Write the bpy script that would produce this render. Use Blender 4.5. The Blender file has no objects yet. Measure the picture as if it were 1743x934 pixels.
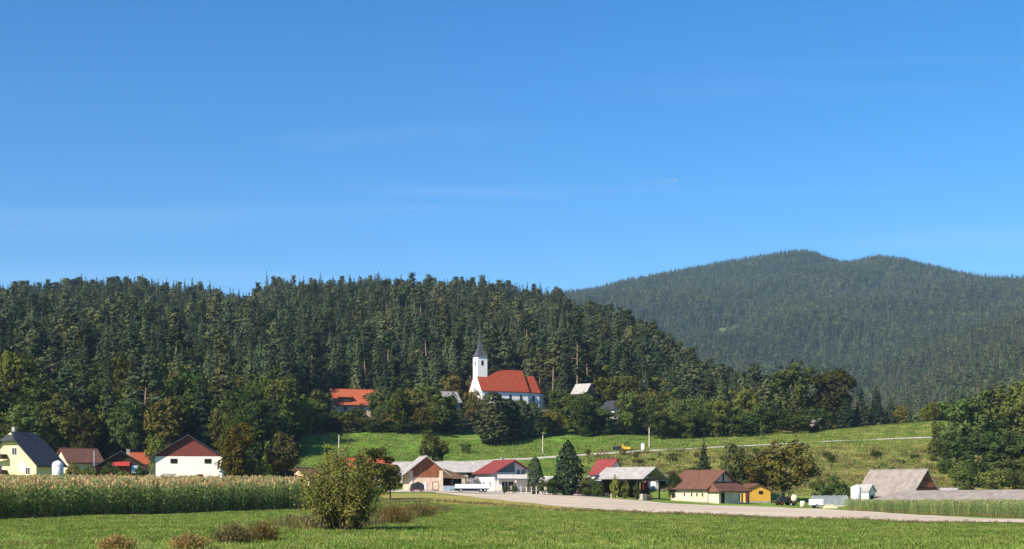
import bpy, math, random
import numpy as np
from mathutils import Vector

R_ = math.radians
rng = np.random.default_rng(7)
random.seed(7)
SC = bpy.context.scene
COL = SC.collection

# ------------------------------------------------------------------ camera, sky, sun, exposure
F, CX, YH, CH = 2400.0, 871.5, 830.0, 2.5      # focal length in photo pixels, centre column, horizon row, eye height
cam_data = bpy.data.cameras.new('camera')
cam_data.sensor_width = 36.0
cam_data.lens = F / 1743.0 * 36.0
cam_data.shift_y = (YH - 467.0) / 1743.0
cam_data.clip_start = 0.5
cam_data.clip_end = 20000.0
cam = bpy.data.objects.new('camera', cam_data)
cam.location = (0, 0, CH)
cam.rotation_euler = (math.pi / 2, 0, 0)
COL.objects.link(cam)
SC.camera = cam

SUN_EL, SUN_AZ = 34.0, 226.0                    # azimuth clockwise from +Y: behind the camera on the left
sdir = Vector((math.sin(R_(SUN_AZ)) * math.cos(R_(SUN_EL)), math.cos(R_(SUN_AZ)) * math.cos(R_(SUN_EL)), math.sin(R_(SUN_EL))))
world = bpy.data.worlds.new('World')
SC.world = world
world.use_nodes = True
wn, wl = world.node_tree.nodes, world.node_tree.links
wn.clear()
w_out = wn.new('ShaderNodeOutputWorld')
w_bg = wn.new('ShaderNodeBackground')
w_bg.inputs['Strength'].default_value = 0.086
sky = wn.new('ShaderNodeTexSky')
sky.sky_type = 'NISHITA'
sky.sun_disc = False
sky.sun_elevation = R_(SUN_EL)
sky.sun_rotation = R_(SUN_AZ)
sky.altitude = 350
sky.air_density = 1.0
sky.dust_density = 0.3
sky.ozone_density = 6.0
# thin cirrus: a high layer that goes on over the whole sky
w_tc = wn.new('ShaderNodeTexCoord')
w_sep = wn.new('ShaderNodeSeparateXYZ'); wl.new(w_tc.outputs['Generated'], w_sep.inputs[0])
w_max = wn.new('ShaderNodeMath'); w_max.operation = 'MAXIMUM'; w_max.inputs[1].default_value = 0.04
wl.new(w_sep.outputs['Z'], w_max.inputs[0])
w_dx = wn.new('ShaderNodeMath'); w_dx.operation = 'DIVIDE'; wl.new(w_sep.outputs['X'], w_dx.inputs[0]); wl.new(w_max.outputs[0], w_dx.inputs[1])
w_dy = wn.new('ShaderNodeMath'); w_dy.operation = 'DIVIDE'; wl.new(w_sep.outputs['Y'], w_dy.inputs[0]); wl.new(w_max.outputs[0], w_dy.inputs[1])
w_cmb = wn.new('ShaderNodeCombineXYZ'); wl.new(w_dx.outputs[0], w_cmb.inputs[0]); wl.new(w_dy.outputs[0], w_cmb.inputs[1])
w_map = wn.new('ShaderNodeMapping'); w_map.inputs['Rotation'].default_value = (0, 0, R_(9)); w_map.inputs['Scale'].default_value = (0.20, 0.75, 1)
w_map.inputs['Location'].default_value = (0.4, 0.3, 0)
wl.new(w_cmb.outputs[0], w_map.inputs['Vector'])
w_no = wn.new('ShaderNodeTexNoise'); w_no.inputs['Scale'].default_value = 1.0; w_no.inputs['Detail'].default_value = 6; w_no.inputs['Distortion'].default_value = 0.6
wl.new(w_map.outputs[0], w_no.inputs['Vector'])
w_rmp = wn.new('ShaderNodeMapRange'); w_rmp.inputs['From Min'].default_value = 0.55; w_rmp.inputs['From Max'].default_value = 0.85
w_rmp.inputs['To Min'].default_value = 0.0; w_rmp.inputs['To Max'].default_value = 0.25
wl.new(w_no.outputs['Fac'], w_rmp.inputs['Value'])
w_mix = wn.new('ShaderNodeMixRGB'); w_mix.inputs['Color2'].default_value = (6.6, 6.9, 7.2, 1)
wl.new(w_rmp.outputs[0], w_mix.inputs['Fac'])
w_hs = wn.new('ShaderNodeHueSaturation'); w_hs.inputs['Saturation'].default_value = 1.27
wl.new(sky.outputs['Color'], w_hs.inputs['Color']); wl.new(w_hs.outputs['Color'], w_mix.inputs['Color1'])
wl.new(w_mix.outputs['Color'], w_bg.inputs['Color'])
wl.new(w_bg.outputs['Background'], w_out.inputs['Surface'])

sun_data = bpy.data.lights.new('sun', 'SUN')
sun_data.energy = 4.8
sun_data.angle = R_(0.5)
sun_data.color = (1.0, 0.90, 0.76)
sun = bpy.data.objects.new('sun', sun_data)
sun.rotation_euler = (-sdir).to_track_quat('-Z', 'Y').to_euler()
sun.location = (-200, -200, 300)
COL.objects.link(sun)
SC.view_settings.view_transform = 'Standard'
SC.view_settings.look = 'None'
SC.view_settings.exposure = 0.92
SC.view_settings.gamma = 1.0
SC.view_settings.use_curve_mapping = False

# ------------------------------------------------------------------ materials
def nodes_of(name):
    m = bpy.data.materials.new(name)
    m.use_nodes = True
    nt = m.node_tree
    nt.nodes.clear()
    out = nt.nodes.new('ShaderNodeOutputMaterial')
    return m, nt.nodes, nt.links, out

def mat(name, col, rough=0.85, var=0.25, scale=1.5, fine=14.0, bump=0.0, stretch=(1, 1, 1), col2=None, metallic=0.0, spec=0.25):
    """Plain surface: base colour broken up by two sizes of noise, slight relief."""
    m, n, l, out = nodes_of(name)
    b = n.new('ShaderNodeBsdfPrincipled')
    b.inputs['Roughness'].default_value = rough
    b.inputs['Metallic'].default_value = metallic
    b.inputs['Specular IOR Level'].default_value = spec
    tc = n.new('ShaderNodeTexCoord')
    mp = n.new('ShaderNodeMapping'); mp.inputs['Scale'].default_value = stretch
    l.new(tc.outputs['Object'], mp.inputs['Vector'])
    n1 = n.new('ShaderNodeTexNoise'); n1.inputs['Scale'].default_value = scale; n1.inputs['Detail'].default_value = 5
    n2 = n.new('ShaderNodeTexNoise'); n2.inputs['Scale'].default_value = fine; n2.inputs['Detail'].default_value = 3
    l.new(mp.outputs[0], n1.inputs['Vector']); l.new(mp.outputs[0], n2.inputs['Vector'])
    add = n.new('ShaderNodeMath'); add.operation = 'ADD'
    l.new(n1.outputs['Fac'], add.inputs[0]); l.new(n2.outputs['Fac'], add.inputs[1])
    mr = n.new('ShaderNodeMapRange'); mr.inputs['From Min'].default_value = 0.7; mr.inputs['From Max'].default_value = 1.3
    l.new(add.outputs[0], mr.inputs['Value'])
    mx = n.new('ShaderNodeMixRGB')
    c2 = col2 or tuple(c * (1 - var * 1.6) for c in col)
    c1 = col if col2 else tuple(min(1, c * (1 + var * 0.6)) for c in col)
    mx.inputs['Color1'].default_value = (*c2, 1); mx.inputs['Color2'].default_value = (*c1, 1)
    l.new(mr.outputs[0], mx.inputs['Fac'])
    l.new(mx.outputs[0], b.inputs['Base Color'])
    if bump:
        bp = n.new('ShaderNodeBump'); bp.inputs['Strength'].default_value = bump; bp.inputs['Distance'].default_value = 0.1
        l.new(n2.outputs['Fac'], bp.inputs['Height']); l.new(bp.outputs[0], b.inputs['Normal'])
    l.new(b.outputs[0], out.inputs['Surface'])
    return m

def roof_mat(name, col, var=0.3, rough=0.8, row=2.6):
    """Tiled or sheet roof: rows along the slope, weather streaks and lichen."""
    m, n, l, out = nodes_of(name)
    b = n.new('ShaderNodeBsdfPrincipled'); b.inputs['Roughness'].default_value = rough; b.inputs['Specular IOR Level'].default_value = 0.2
    tc = n.new('ShaderNodeTexCoord')
    wv = n.new('ShaderNodeTexWave'); wv.wave_type = 'BANDS'; wv.bands_direction = 'Y'; wv.inputs['Scale'].default_value = row
    wv.inputs['Distortion'].default_value = 0.6; wv.inputs['Detail'].default_value = 2
    wz = n.new('ShaderNodeTexWave'); wz.wave_type = 'BANDS'; wz.bands_direction = 'Z'; wz.inputs['Scale'].default_value = row * 0.8
    n1 = n.new('ShaderNodeTexNoise'); n1.inputs['Scale'].default_value = 0.9; n1.inputs['Detail'].default_value = 6
    n2 = n.new('ShaderNodeTexNoise'); n2.inputs['Scale'].default_value = 7; n2.inputs['Detail'].default_value = 3
    for t in (wv, wz, n1, n2): l.new(tc.outputs['Object'], t.inputs['Vector'])
    a = n.new('ShaderNodeMath'); a.operation = 'ADD'; l.new(n1.outputs['Fac'], a.inputs[0]); l.new(n2.outputs['Fac'], a.inputs[1])
    mr = n.new('ShaderNodeMapRange'); mr.inputs['From Min'].default_value = 0.65; mr.inputs['From Max'].default_value = 1.35
    l.new(a.outputs[0], mr.inputs['Value'])
    mx = n.new('ShaderNodeMixRGB'); mx.inputs['Color1'].default_value = (*[c * (1 - var) for c in col], 1); mx.inputs['Color2'].default_value = (*[min(1, c * (1 + var * .6)) for c in col], 1)
    l.new(mr.outputs[0], mx.inputs['Fac'])
    ml = n.new('ShaderNodeMath'); ml.operation = 'MULTIPLY'; l.new(wv.outputs['Fac'], ml.inputs[0]); l.new(wz.outputs['Fac'], ml.inputs[1])
    bp = n.new('ShaderNodeBump'); bp.inputs['Strength'].default_value = 0.5; bp.inputs['Distance'].default_value = 0.08
    l.new(ml.outputs[0], bp.inputs['Height']); l.new(bp.outputs[0], b.inputs['Normal'])
    l.new(mx.outputs[0], b.inputs['Base Color']); l.new(b.outputs[0], out.inputs['Surface'])
    return m

def leaf_mat(name, col, col2, trans=0.25, nscale=0.35, world=False):
    """Foliage: object colour tints it, each plant a little different, patches of two greens."""
    m, n, l, out = nodes_of(name)
    oi = n.new('ShaderNodeObjectInfo')
    tc = n.new('ShaderNodeTexCoord')
    no = n.new('ShaderNodeTexNoise'); no.inputs['Scale'].default_value = nscale; no.inputs['Detail'].default_value = 4
    if world:
        ge = n.new('ShaderNodeNewGeometry'); l.new(ge.outputs['Position'], no.inputs['Vector']); no.inputs['Detail'].default_value = 7; no.inputs['Roughness'].default_value = 0.65
    else:
        l.new(tc.outputs['Object'], no.inputs['Vector'])
    ad = n.new('ShaderNodeMath'); ad.operation = 'ADD'; l.new(no.outputs['Fac'], ad.inputs[0])
    rr = n.new('ShaderNodeMapRange'); rr.inputs['To Min'].default_value = -0.28; rr.inputs['To Max'].default_value = 0.28
    l.new(oi.outputs['Random'], rr.inputs['Value']); l.new(rr.outputs[0], ad.inputs[1])
    mr = n.new('ShaderNodeMapRange'); mr.inputs['From Min'].default_value = 0.25; mr.inputs['From Max'].default_value = 0.75
    l.new(ad.outputs[0], mr.inputs['Value'])
    mx = n.new('ShaderNodeMixRGB'); mx.inputs['Color1'].default_value = (*col, 1); mx.inputs['Color2'].default_value = (*col2, 1)
    l.new(mr.outputs[0], mx.inputs['Fac'])
    mu = n.new('ShaderNodeMixRGB'); mu.blend_type = 'MULTIPLY'; mu.inputs['Fac'].default_value = 1.0
    l.new(mx.outputs[0], mu.inputs['Color1']); l.new(oi.outputs['Color'], mu.inputs['Color2'])
    hs = n.new('ShaderNodeHueSaturation')
    r2 = n.new('ShaderNodeMath'); r2.operation = 'MULTIPLY'; r2.inputs[1].default_value = 17.31; l.new(oi.outputs['Random'], r2.inputs[0])
    fr = n.new('ShaderNodeMath'); fr.operation = 'FRACT'; l.new(r2.outputs[0], fr.inputs[0])
    vr = n.new('ShaderNodeMapRange'); vr.inputs['To Min'].default_value = 0.62; vr.inputs['To Max'].default_value = 1.45
    l.new(fr.outputs[0], vr.inputs['Value']); l.new(vr.outputs[0], hs.inputs['Value'])
    l.new(mu.outputs[0], hs.inputs['Color'])
    d = n.new('ShaderNodeBsdfDiffuse'); t = n.new('ShaderNodeBsdfTranslucent')
    l.new(hs.outputs[0], d.inputs['Color']); l.new(hs.outputs[0], t.inputs['Color'])
    ms = n.new('ShaderNodeMixShader'); ms.inputs['Fac'].default_value = trans
    l.new(d.outputs[0], ms.inputs[1]); l.new(t.outputs[0], ms.inputs[2])
    l.new(ms.outputs[0], out.inputs['Surface'])
    return m

def glass_mat(name, col=(0.02, 0.025, 0.03)):
    m, n, l, out = nodes_of(name)
    b = n.new('ShaderNodeBsdfPrincipled'); b.inputs['Base Color'].default_value = (*col, 1)
    b.inputs['Roughness'].default_value = 0.08; b.inputs['Specular IOR Level'].default_value = 0.6
    l.new(b.outputs[0], out.inputs['Surface'])
    return m

def film_mat(name):
    m, n, l, out = nodes_of(name)
    b = n.new('ShaderNodeBsdfPrincipled'); b.inputs['Base Color'].default_value = (0.62, 0.68, 0.72, 1); b.inputs['Roughness'].default_value = 0.25
    t = n.new('ShaderNodeBsdfTransparent'); t.inputs['Color'].default_value = (0.9, 0.93, 0.95, 1)
    ms = n.new('ShaderNodeMixShader'); ms.inputs['Fac'].default_value = 0.72
    l.new(b.outputs[0], ms.inputs[1]); l.new(t.outputs[0], ms.inputs[2]); l.new(ms.outputs[0], out.inputs['Surface'])
    return m

M = {}
M['spruce'] = leaf_mat('spruce_needles', (0.027, 0.044, 0.022), (0.074, 0.092, 0.044), 0.12, 0.022, True)
M['pine'] = leaf_mat('pine_needles', (0.038, 0.056, 0.026), (0.086, 0.098, 0.046), 0.12, 0.022, True)
M['far_spruce'] = leaf_mat('far_spruce_needles', (0.020, 0.039, 0.021), (0.074, 0.098, 0.044), 0.12, 0.0055, True)
M['far_leaf'] = leaf_mat('far_broad_leaves', (0.042, 0.068, 0.022), (0.125, 0.145, 0.050), 0.2, 0.0055, True)
M['leaf'] = leaf_mat('broad_leaves', (0.048, 0.076, 0.020), (0.105, 0.130, 0.036), 0.25)
M['corn'] = leaf_mat('corn_leaves', (0.165, 0.245, 0.075), (0.37, 0.42, 0.165), 0.4, 0.8)
M['tassel'] = leaf_mat('corn_tassels', (0.40, 0.27, 0.12), (0.56, 0.41, 0.215), 0.3, 1.0)
M['grass'] = leaf_mat('grass_blades', (0.11, 0.20, 0.030), (0.285, 0.31, 0.088), 0.35, 0.10, True)
M['dry'] = leaf_mat('dry_stems', (0.27, 0.19, 0.095), (0.15, 0.14, 0.055), 0.3, 2.0)
M['bark'] = mat('bark', (0.10, 0.075, 0.055), 0.95, 0.4, 3, 20, 0.4)
M['pinebark'] = mat('pine_bark', (0.21, 0.15, 0.105), 0.95, 0.35, 0.6, 6, 0.3)
M['white'] = mat('white_render', (0.80, 0.735, 0.675), 0.9, 0.08, 0.8, 3, 0, (1.6, 1.6, .35))
M['churchwhite'] = mat('church_limewash', (0.80, 0.79, 0.76), 0.9, 0.07, 0.6, 2.5, 0, (1.5, 1.5, .4))
M['cream'] = mat('cream_render', (0.66, 0.55, 0.40), 0.9, 0.24, 0.8, 3, 0, (1.6, 1.6, .4))
M['pink'] = mat('pink_render', (0.66, 0.47, 0.36), 0.9, 0.22, 0.8, 3, 0, (1.6, 1.6, .4))
M['yellow'] = mat('pale_yellow_render', (0.74, 0.65, 0.33), 0.9, 0.08, 0.5, 6)
M['orange'] = mat('orange_yellow_boards', (0.72, 0.40, 0.06), 0.8, 0.10, 0.8, 8)
M['wood'] = mat('red_brown_boards', (0.30, 0.105, 0.05), 0.85, 0.45, 0.9, 5, 0.3, (7, 7, 0.35))
M['oldwood'] = mat('weathered_boards', (0.22, 0.13, 0.075), 0.9, 0.45, 0.9, 5, 0.3, (7, 7, 0.35))
M['darkwood'] = mat('dark_timber', (0.05, 0.030, 0.020), 0.85, 0.4, 1, 6, 0.2)
M['maroon'] = mat('maroon_cladding', (0.17, 0.045, 0.035), 0.8, 0.25, 0.9, 4, 0.2, (7, 7, 0.3))
M['slate'] = roof_mat('dark_slate_roof', (0.045, 0.048, 0.055), 0.3, 0.6)
M['grey_roof'] = roof_mat('grey_fibre_roof', (0.36, 0.34, 0.32), 0.35, 0.85, 1.2)
M['old_roof'] = roof_mat('old_grey_brown_roof', (0.27, 0.235, 0.205), 0.4, 0.9, 1.2)
M['red_roof'] = roof_mat('red_tile_roof', (0.31, 0.060, 0.028), 0.28, 0.8)
M['orange_roof'] = roof_mat('orange_tile_roof', (0.40, 0.10, 0.045), 0.25)
M['brown_roof'] = roof_mat('brown_tile_roof', (0.15, 0.070, 0.048), 0.35)
M['crimson_roof'] = roof_mat('crimson_sheet_roof', (0.22, 0.042, 0.038), 0.28, 0.7)
M['glass'] = glass_mat('window_glass')
M['dark'] = mat('dark_opening', (0.012, 0.011, 0.010), 0.95, 0.2)
M['frame'] = mat('white_frame', (0.75, 0.74, 0.72), 0.6, 0.05)
M['zinc'] = mat('zinc_sheet', (0.42, 0.42, 0.42), 0.45, 0.2, 1.0, 6, 0.0, (1, 1, 1), None, 0.3)
M['spire'] = mat('spire_sheet', (0.085, 0.088, 0.095), 0.5, 0.3, 0.6, 4)
M['sheet'] = mat('grey_tarpaulin', (0.20, 0.20, 0.21), 0.6, 0.6, 2.0, 5)
M['concrete'] = mat('concrete', (0.40, 0.37, 0.33), 0.9, 0.25, 1, 8)
M['teal'] = mat('blue_grey_boards_and_shade', (0.12, 0.17, 0.19), 0.8, 0.15)  # also colours the painted overhang shade on the white house gable
M['redcloth'] = mat('red_cloth', (0.40, 0.045, 0.04), 0.85, 0.15)
M['bluecloth'] = mat('pale_blue_sheet', (0.40, 0.52, 0.66), 0.7, 0.15)
M['plastic_white'] = mat('white_plastic', (0.74, 0.75, 0.78), 0.5, 0.10)
M['rubber'] = mat('tyre_rubber', (0.015, 0.015, 0.016), 0.9, 0.2)
M['metal_dark'] = mat('dark_metal', (0.035, 0.035, 0.04), 0.6, 0.3)
M['machine_red'] = mat('faded_red_paint', (0.22, 0.045, 0.035), 0.5, 0.3)
M['machine_yellow'] = mat('machine_yellow', (0.72, 0.46, 0.03), 0.5, 0.12)
M['post'] = mat('pale_fence_wood', (0.60, 0.52, 0.42), 0.9, 0.25, 2, 12)
M['film'] = film_mat('greenhouse_film')
M['gravel'] = mat('pale_gravel', (0.50, 0.45, 0.38), 0.95, 0.22, 0.25, 2.5, 0.2)
M['tilled'] = mat('dry_tilled_soil', (0.60, 0.485, 0.355), 0.95, 0.28, 0.10, 1.3, 0.35, (.3, 3.0, 1))
M['straw'] = mat('pale_straw_strip', (0.55, 0.47, 0.29), 0.95, 0.25, 0.2, 2.0, 0.2)
M['clearing'] = mat('clearing_grass', (0.17, 0.22, 0.085), 0.95, 0.35, 0.03, 0.2)
M['ripe'] = mat('yellow_ripe_weeds', (0.36, 0.29, 0.05), 0.95, 0.3, 0.15, 1.2, 0.3, (1, 1, 1), (0.21, 0.21, 0.045))

# ------------------------------------------------------------------ mesh helpers
def obj(name, me, parent=None, m=None):
    o = bpy.data.objects.new(name, me)
    if m is not None:
        me.materials.append(m)
    COL.objects.link(o)
    o.parent = parent
    return o

def tag(o, label=None, cat=None, group=None, kind=None):
    if label: o['label'] = label
    if cat: o['category'] = cat
    if group: o['group'] = group
    if kind: o['kind'] = kind
    return o

def empty(name, loc, rz=0.0):
    e = bpy.data.objects.new(name, None)
    e.empty_display_size = 0.5
    e.location = loc
    e.rotation_euler = (0, 0, rz)
    COL.objects.link(e)
    return e

def np_mesh(name, V, Q, mats=(), midx=None, smooth=False):
    """Mesh from a vertex array and an array of quads (or triangles)."""
    V = np.asarray(V, dtype=np.float32); Q = np.asarray(Q, dtype=np.int32)
    me = bpy.data.meshes.new(name)
    k = Q.shape[1]
    me.vertices.add(len(V)); me.vertices.foreach_set('co', V.ravel())
    me.loops.add(Q.size); me.loops.foreach_set('vertex_index', Q.ravel())
    me.polygons.add(len(Q))
    me.polygons.foreach_set('loop_start', np.arange(0, Q.size, k, dtype=np.int32))
    me.polygons.foreach_set('loop_total', np.full(len(Q), k, dtype=np.int32))
    for m in mats: me.materials.append(m)
    if midx is not None: me.polygons.foreach_set('material_index', np.asarray(midx, dtype=np.int32))
    if smooth: me.polygons.foreach_set('use_smooth', np.ones(len(Q), dtype=bool))
    me.update(calc_edges=True)
    return me

class MB:
    def __init__(s): s.v, s.f, s.sm = [], [], []
    def add(s, vs, fs, smooth=False):
        o = len(s.v); s.v += [tuple(p) for p in vs]; s.f += [tuple(i + o for i in f) for f in fs]; s.sm += [smooth] * len(fs)
        return s
    def box(s, x0, x1, y0, y1, z0, z1):
        return s.add([(x0,y0,z0),(x1,y0,z0),(x1,y1,z0),(x0,y1,z0),(x0,y0,z1),(x1,y0,z1),(x1,y1,z1),(x0,y1,z1)],
                     [(0,3,2,1),(4,5,6,7),(0,1,5,4),(1,2,6,5),(2,3,7,6),(3,0,4,7)])
    def prism_y(s, poly, y0, y1):
        n = len(poly)                                            # poly of (x,z), counter-clockwise seen from -y
        v = [(x, y0, z) for x, z in poly] + [(x, y1, z) for x, z in poly]
        f = [tuple(range(n)), tuple(range(2*n-1, n-1, -1))] + [(i, i+n, (i+1) % n + n, (i+1) % n) for i in range(n)]
        return s.add(v, f)
    def slab(s, pts, t):
        """Polygon (3-D, planar) given thickness t along its normal."""
        p = [Vector(q) for q in pts]
        nr = (p[1]-p[0]).cross(p[2]-p[0]).normalized()
        n = len(p)
        v = [q for q in p] + [q + nr * t for q in p]
        f = [tuple(range(n-1, -1, -1)), tuple(range(n, 2*n))] + [(i, (i+1) % n, (i+1) % n + n, i+n) for i in range(n)]
        return s.add(v, f)
    def tube(s, p0, p1, r0, r1, n=8, cap=True, smooth=True):
        p0, p1 = Vector(p0), Vector(p1)
        d = (p1-p0).normalized()
        a = d.orthogonal().normalized(); b = d.cross(a)
        v = []
        for p, r in ((p0, r0), (p1, r1)):
            for i in range(n):
                t = 2*math.pi*i/n
                v.append(p + a*math.cos(t)*r + b*math.sin(t)*r)
        s.add(v, [(i, (i+1) % n, (i+1) % n + n, i+n) for i in range(n)], smooth)
        if cap: s.add(v[:n], [tuple(range(n-1, -1, -1))]); s.add(v[n:], [tuple(range(n))])
        return s
    def lathe(s, prof, n=16, c=(0, 0), rot=0.0, smooth=True):
        v = []
        for r, z in prof:
            for i in range(n):
                t = 2*math.pi*i/n + rot
                v.append((c[0]+r*math.cos(t), c[1]+r*math.sin(t), z))
        f = [(j*n+i, j*n+(i+1) % n, (j+1)*n+(i+1) % n, (j+1)*n+i) for j in range(len(prof)-1) for i in range(n)]
        f += [tuple(range(n-1, -1, -1)), tuple((len(prof)-1)*n+i for i in range(n))]
        return s.add(v, f, smooth)
    def build(s, name, m, parent=None):
        me = bpy.data.meshes.new(name)
        me.from_pydata(s.v, [], s.f)
        if any(s.sm): me.polygons.foreach_set('use_smooth', s.sm)
        me.update()
        return obj(name, me, parent, m)

# ------------------------------------------------------------------ terrain heights
def zy(y, d): return CH + (YH - y) * d / F
# column of the photo -> (distance, ground height) knots; ridge heights follow the skyline less the tree height
COLS = {
 -600: [(0,.5),(60,0),(105,.1),(230,2.0),(270,2.2),(300,4),(350,14),(420,27),(600,58),(1000,124),(1080,124),(1350,90),(2000,60),(6500,80)],
 0:    [(0,.5),(60,0),(105,.1),(230,2.0),(270,2.2),(300,4),(350,14),(420,27),(600,58),(1000,123),(1080,124),(1350,90),(2000,60),(6500,80)],
 120:  [(0,.5),(60,0),(105,.1),(230,2.0),(270,2.2),(300,4),(350,14),(420,27),(600,58),(1000,126),(1080,127),(1350,90),(2000,70),(6500,80)],
 230:  [(0,.5),(60,0),(108,.1),(230,2.0),(270,2.2),(300,4),(350,13),(420,26),(600,58),(1000,128),(1080,128),(1350,90),(2000,80),(6500,80)],
 330:  [(0,.5),(60,0),(115,.2),(230,2.0),(270,2.2),(300,4),(350,12),(420,25),(600,56),(1000,123),(1080,122),(1350,90),(2000,100),(6500,100)],
 420:  [(0,.5),(60,0),(125,.3),(230,2.1),(270,2.3),(300,4),(350,12),(420,24),(600,55),(1000,116),(1080,114),(1350,90),(2000,120),(3500,200),(6500,150)],
 460:  [(0,.5),(60,0),(125,.3),(230,2.1),(270,2.3),(300,4),(350,13),(420,24),(600,56),(1000,125),(1080,122),(1350,90),(2000,120),(3500,250),(6500,150)],
 540:  [(0,.5),(60,0),(136,.4),(230,2.0),(270,2.3),(300,5),(320,7.8),(368,15.6),(430,24),(470,28),(600,58),(1000,127),(1080,125),(1350,90),(2000,120),(3500,300),(6500,150)],
 640:  [(0,.5),(60,0),(136,.3),(200,1.0),(280,1.9),(305,4),(325,8),(372,16.2),(430,24),(475,28),(600,58),(1000,131),(1080,128),(1350,90),(2000,120),(3500,350),(6500,150)],
 720:  [(0,.5),(60,0),(136,.2),(200,.95),(280,1.9),(305,3.5),(328,8),(375,16.5),(430,24),(480,29),(600,57),(1000,126),(1080,122),(1350,90),(2000,130),(3500,380),(6500,150)],
 790:  [(0,.5),(60,0),(136,.1),(200,.8),(285,1.9),(308,4),(328,8),(340,9.2),(380,15),(430,25),(480,29),(600,57),(1000,128),(1080,122),(1350,90),(2000,130),(3500,410),(6500,150)],
 860:  [(0,.5),(60,0),(136,.1),(200,.7),(290,1.7),(310,5),(330,zy(783,330)),(338,9.6),(370,13),(420,24),(448,28.0),(490,29),(600,55),(1000,124),(1080,118),(1350,90),(2000,130),(3500,430),(6500,150)],
 930:  [(0,.5),(60,0),(150,0),(255,1.0),(290,1.5),(312,6),(332,zy(779,332)),(340,10.2),(370,13.5),(420,24),(450,28.0),(490,31),(600,53),(960,115),(1050,106),(1350,80),(2000,135),(2700,300),(3500,zy(496,3500)-20),(3900,430),(6500,200)],
 1010: [(0,.5),(60,0),(150,0),(255,.8),(288,1.2),(312,6),(335,zy(774,335)),(343,10.8),(375,14.5),(420,22),(450,28),(500,33),(600,50),(890,97),(980,86),(1350,60),(2000,140),(2700,320),(3500,zy(486,3500)-20),(3900,430),(6500,200)],
 1060: [(0,.5),(60,0),(145,0),(250,.4),(285,1.0),(310,5.5),(338,zy(770,338)),(346,11.4),(378,15),(420,22),(450,27),(520,34),(600,48),(800,80),(900,66),(1350,50),(2000,145),(2700,330),(3500,zy(470,3500)-20),(3900,450),(6500,200)],
 1150: [(0,.5),(60,0),(140,0),(240,-.2),(282,.5),(308,5),(345,zy(765,345)),(353,12),(375,14.2),(450,22),(520,31),(600,46),(700,58),(780,46),(1000,32),(1350,42),(2000,150),(2700,345),(3500,zy(455,3500)-20),(3900,480),(6500,200)],
 1220: [(0,.5),(60,0),(138,-.1),(240,-.5),(280,.1),(308,4.5),(348,zy(761,348)),(356,12.8),(378,15),(450,22),(520,30),(640,43),(720,32),(1000,28),(1350,40),(2000,155),(2450,264),(2700,345),(3500,zy(444,3500)-20),(3900,500),(6500,220)],
 1280: [(0,.5),(60,0),(135,-.2),(240,-.7),(265,-.5),(285,0.3),(350,zy(758.5,350)),(358,13.2),(380,15.5),(450,22),(600,31),(700,25),(1000,24),(1350,40),(2000,158),(2450,268),(2800,365),(3500,zy(434,3500)-20),(3900,520),(6500,220)],
 1350: [(0,.5),(60,0),(130,-.3),(230,-.9),(265,-.6),(288,.5),(353,zy(755,353)),(361,13.8),(392,17.2),(450,21),(600,26),(800,20),(1000,24),(1350,42),(2000,165),(2800,380),(3500,zy(424,3500)-18),(3900,530),(6500,220)],
 1385: [(0,.5),(60,0),(130,-.3),(230,-.9),(265,-.6),(288,.5),(353,zy(753,354)),(361,13.8),(392,17.2),(450,21),(600,26),(800,20),(1000,24),(1350,42),(2000,165),(2800,380),(3480,zy(423,3480)-18),(3900,530),(6500,220)],
 1420: [(0,.5),(60,0),(125,-.3),(208,-.9),(265,-.7),(290,.5),(356,zy(751,356)),(364,14.4),(402,19.2),(450,20.5),(600,22),(800,18),(1000,26),(1350,55),(1700,110),(2200,215),(2800,385),(3460,zy(441,3460)-18),(3900,500),(6500,220)],
 1450: [(0,.5),(60,0),(125,-.3),(208,-.9),(265,-.7),(290,.5),(356,zy(750,357)),(364,14.4),(402,19.2),(450,20.5),(600,22),(800,18),(1000,26),(1350,55),(1700,110),(2200,215),(2800,385),(3450,zy(444,3450)-18),(3900,500),(6500,220)],
 1480: [(0,.5),(60,0),(125,-.3),(196,-1.0),(265,-.7),(290,.5),(358,zy(748.6,358)),(364,14.4),(409,20.4),(450,20.5),(600,22),(800,18),(1000,26),(1350,55),(1700,110),(2200,215),(2800,385),(3450,zy(434,3450)-18),(3900,500),(6500,220)],
 1510: [(0,.5),(60,0),(122,-.4),(190,-1.1),(240,-.9),(268,-.7),(290,.5),(360,zy(747.5,360)),(368,15.2),(412,21),(450,20.5),(600,18),(800,18),(1000,32),(1350,75),(1700,130),(2200,225),(2800,385),(3450,zy(431,3450)-18),(3900,500),(6500,220)],
 1600: [(0,.5),(60,0),(120,-.5),(175,-1.1),(240,-.9),(268,-.7),(290,.5),(365,zy(745,365)),(373,15.8),(422,22.8),(460,21),(600,18),(800,22),(1000,42),(1350,100),(1700,155),(2200,245),(2800,385),(3400,zy(452,3400)-18),(3900,460),(6500,220)],
 1700: [(0,.5),(60,0),(120,-.5),(160,-1.0),(240,-.9),(280,-.4),(330,7),(420,20),(600,20),(800,26),(1000,52),(1300,112),(1700,170),(2200,255),(2800,380),(3350,zy(475,3350)-18),(3900,430),(6500,220)],
 1800: [(0,.5),(60,0),(120,-.5),(155,-1.0),(240,-.9),(280,-.4),(330,7),(420,20),(600,20),(800,28),(1000,58),(1300,120),(1700,180),(2200,260),(2800,370),(3300,zy(490,3300)-18),(3900,420),(6500,220)],
 2400: [(0,.5),(60,0),(120,-.5),(155,-1.0),(240,-.9),(280,-.4),(330,7),(420,20),(600,20),(800,30),(1000,60),(1300,125),(1700,180),(2200,250),(2800,330),(3300,380),(3900,380),(6500,220)],
}
GD = np.concatenate([np.arange(0, 120, 4), np.geomspace(120, 6500, 360)])
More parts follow.
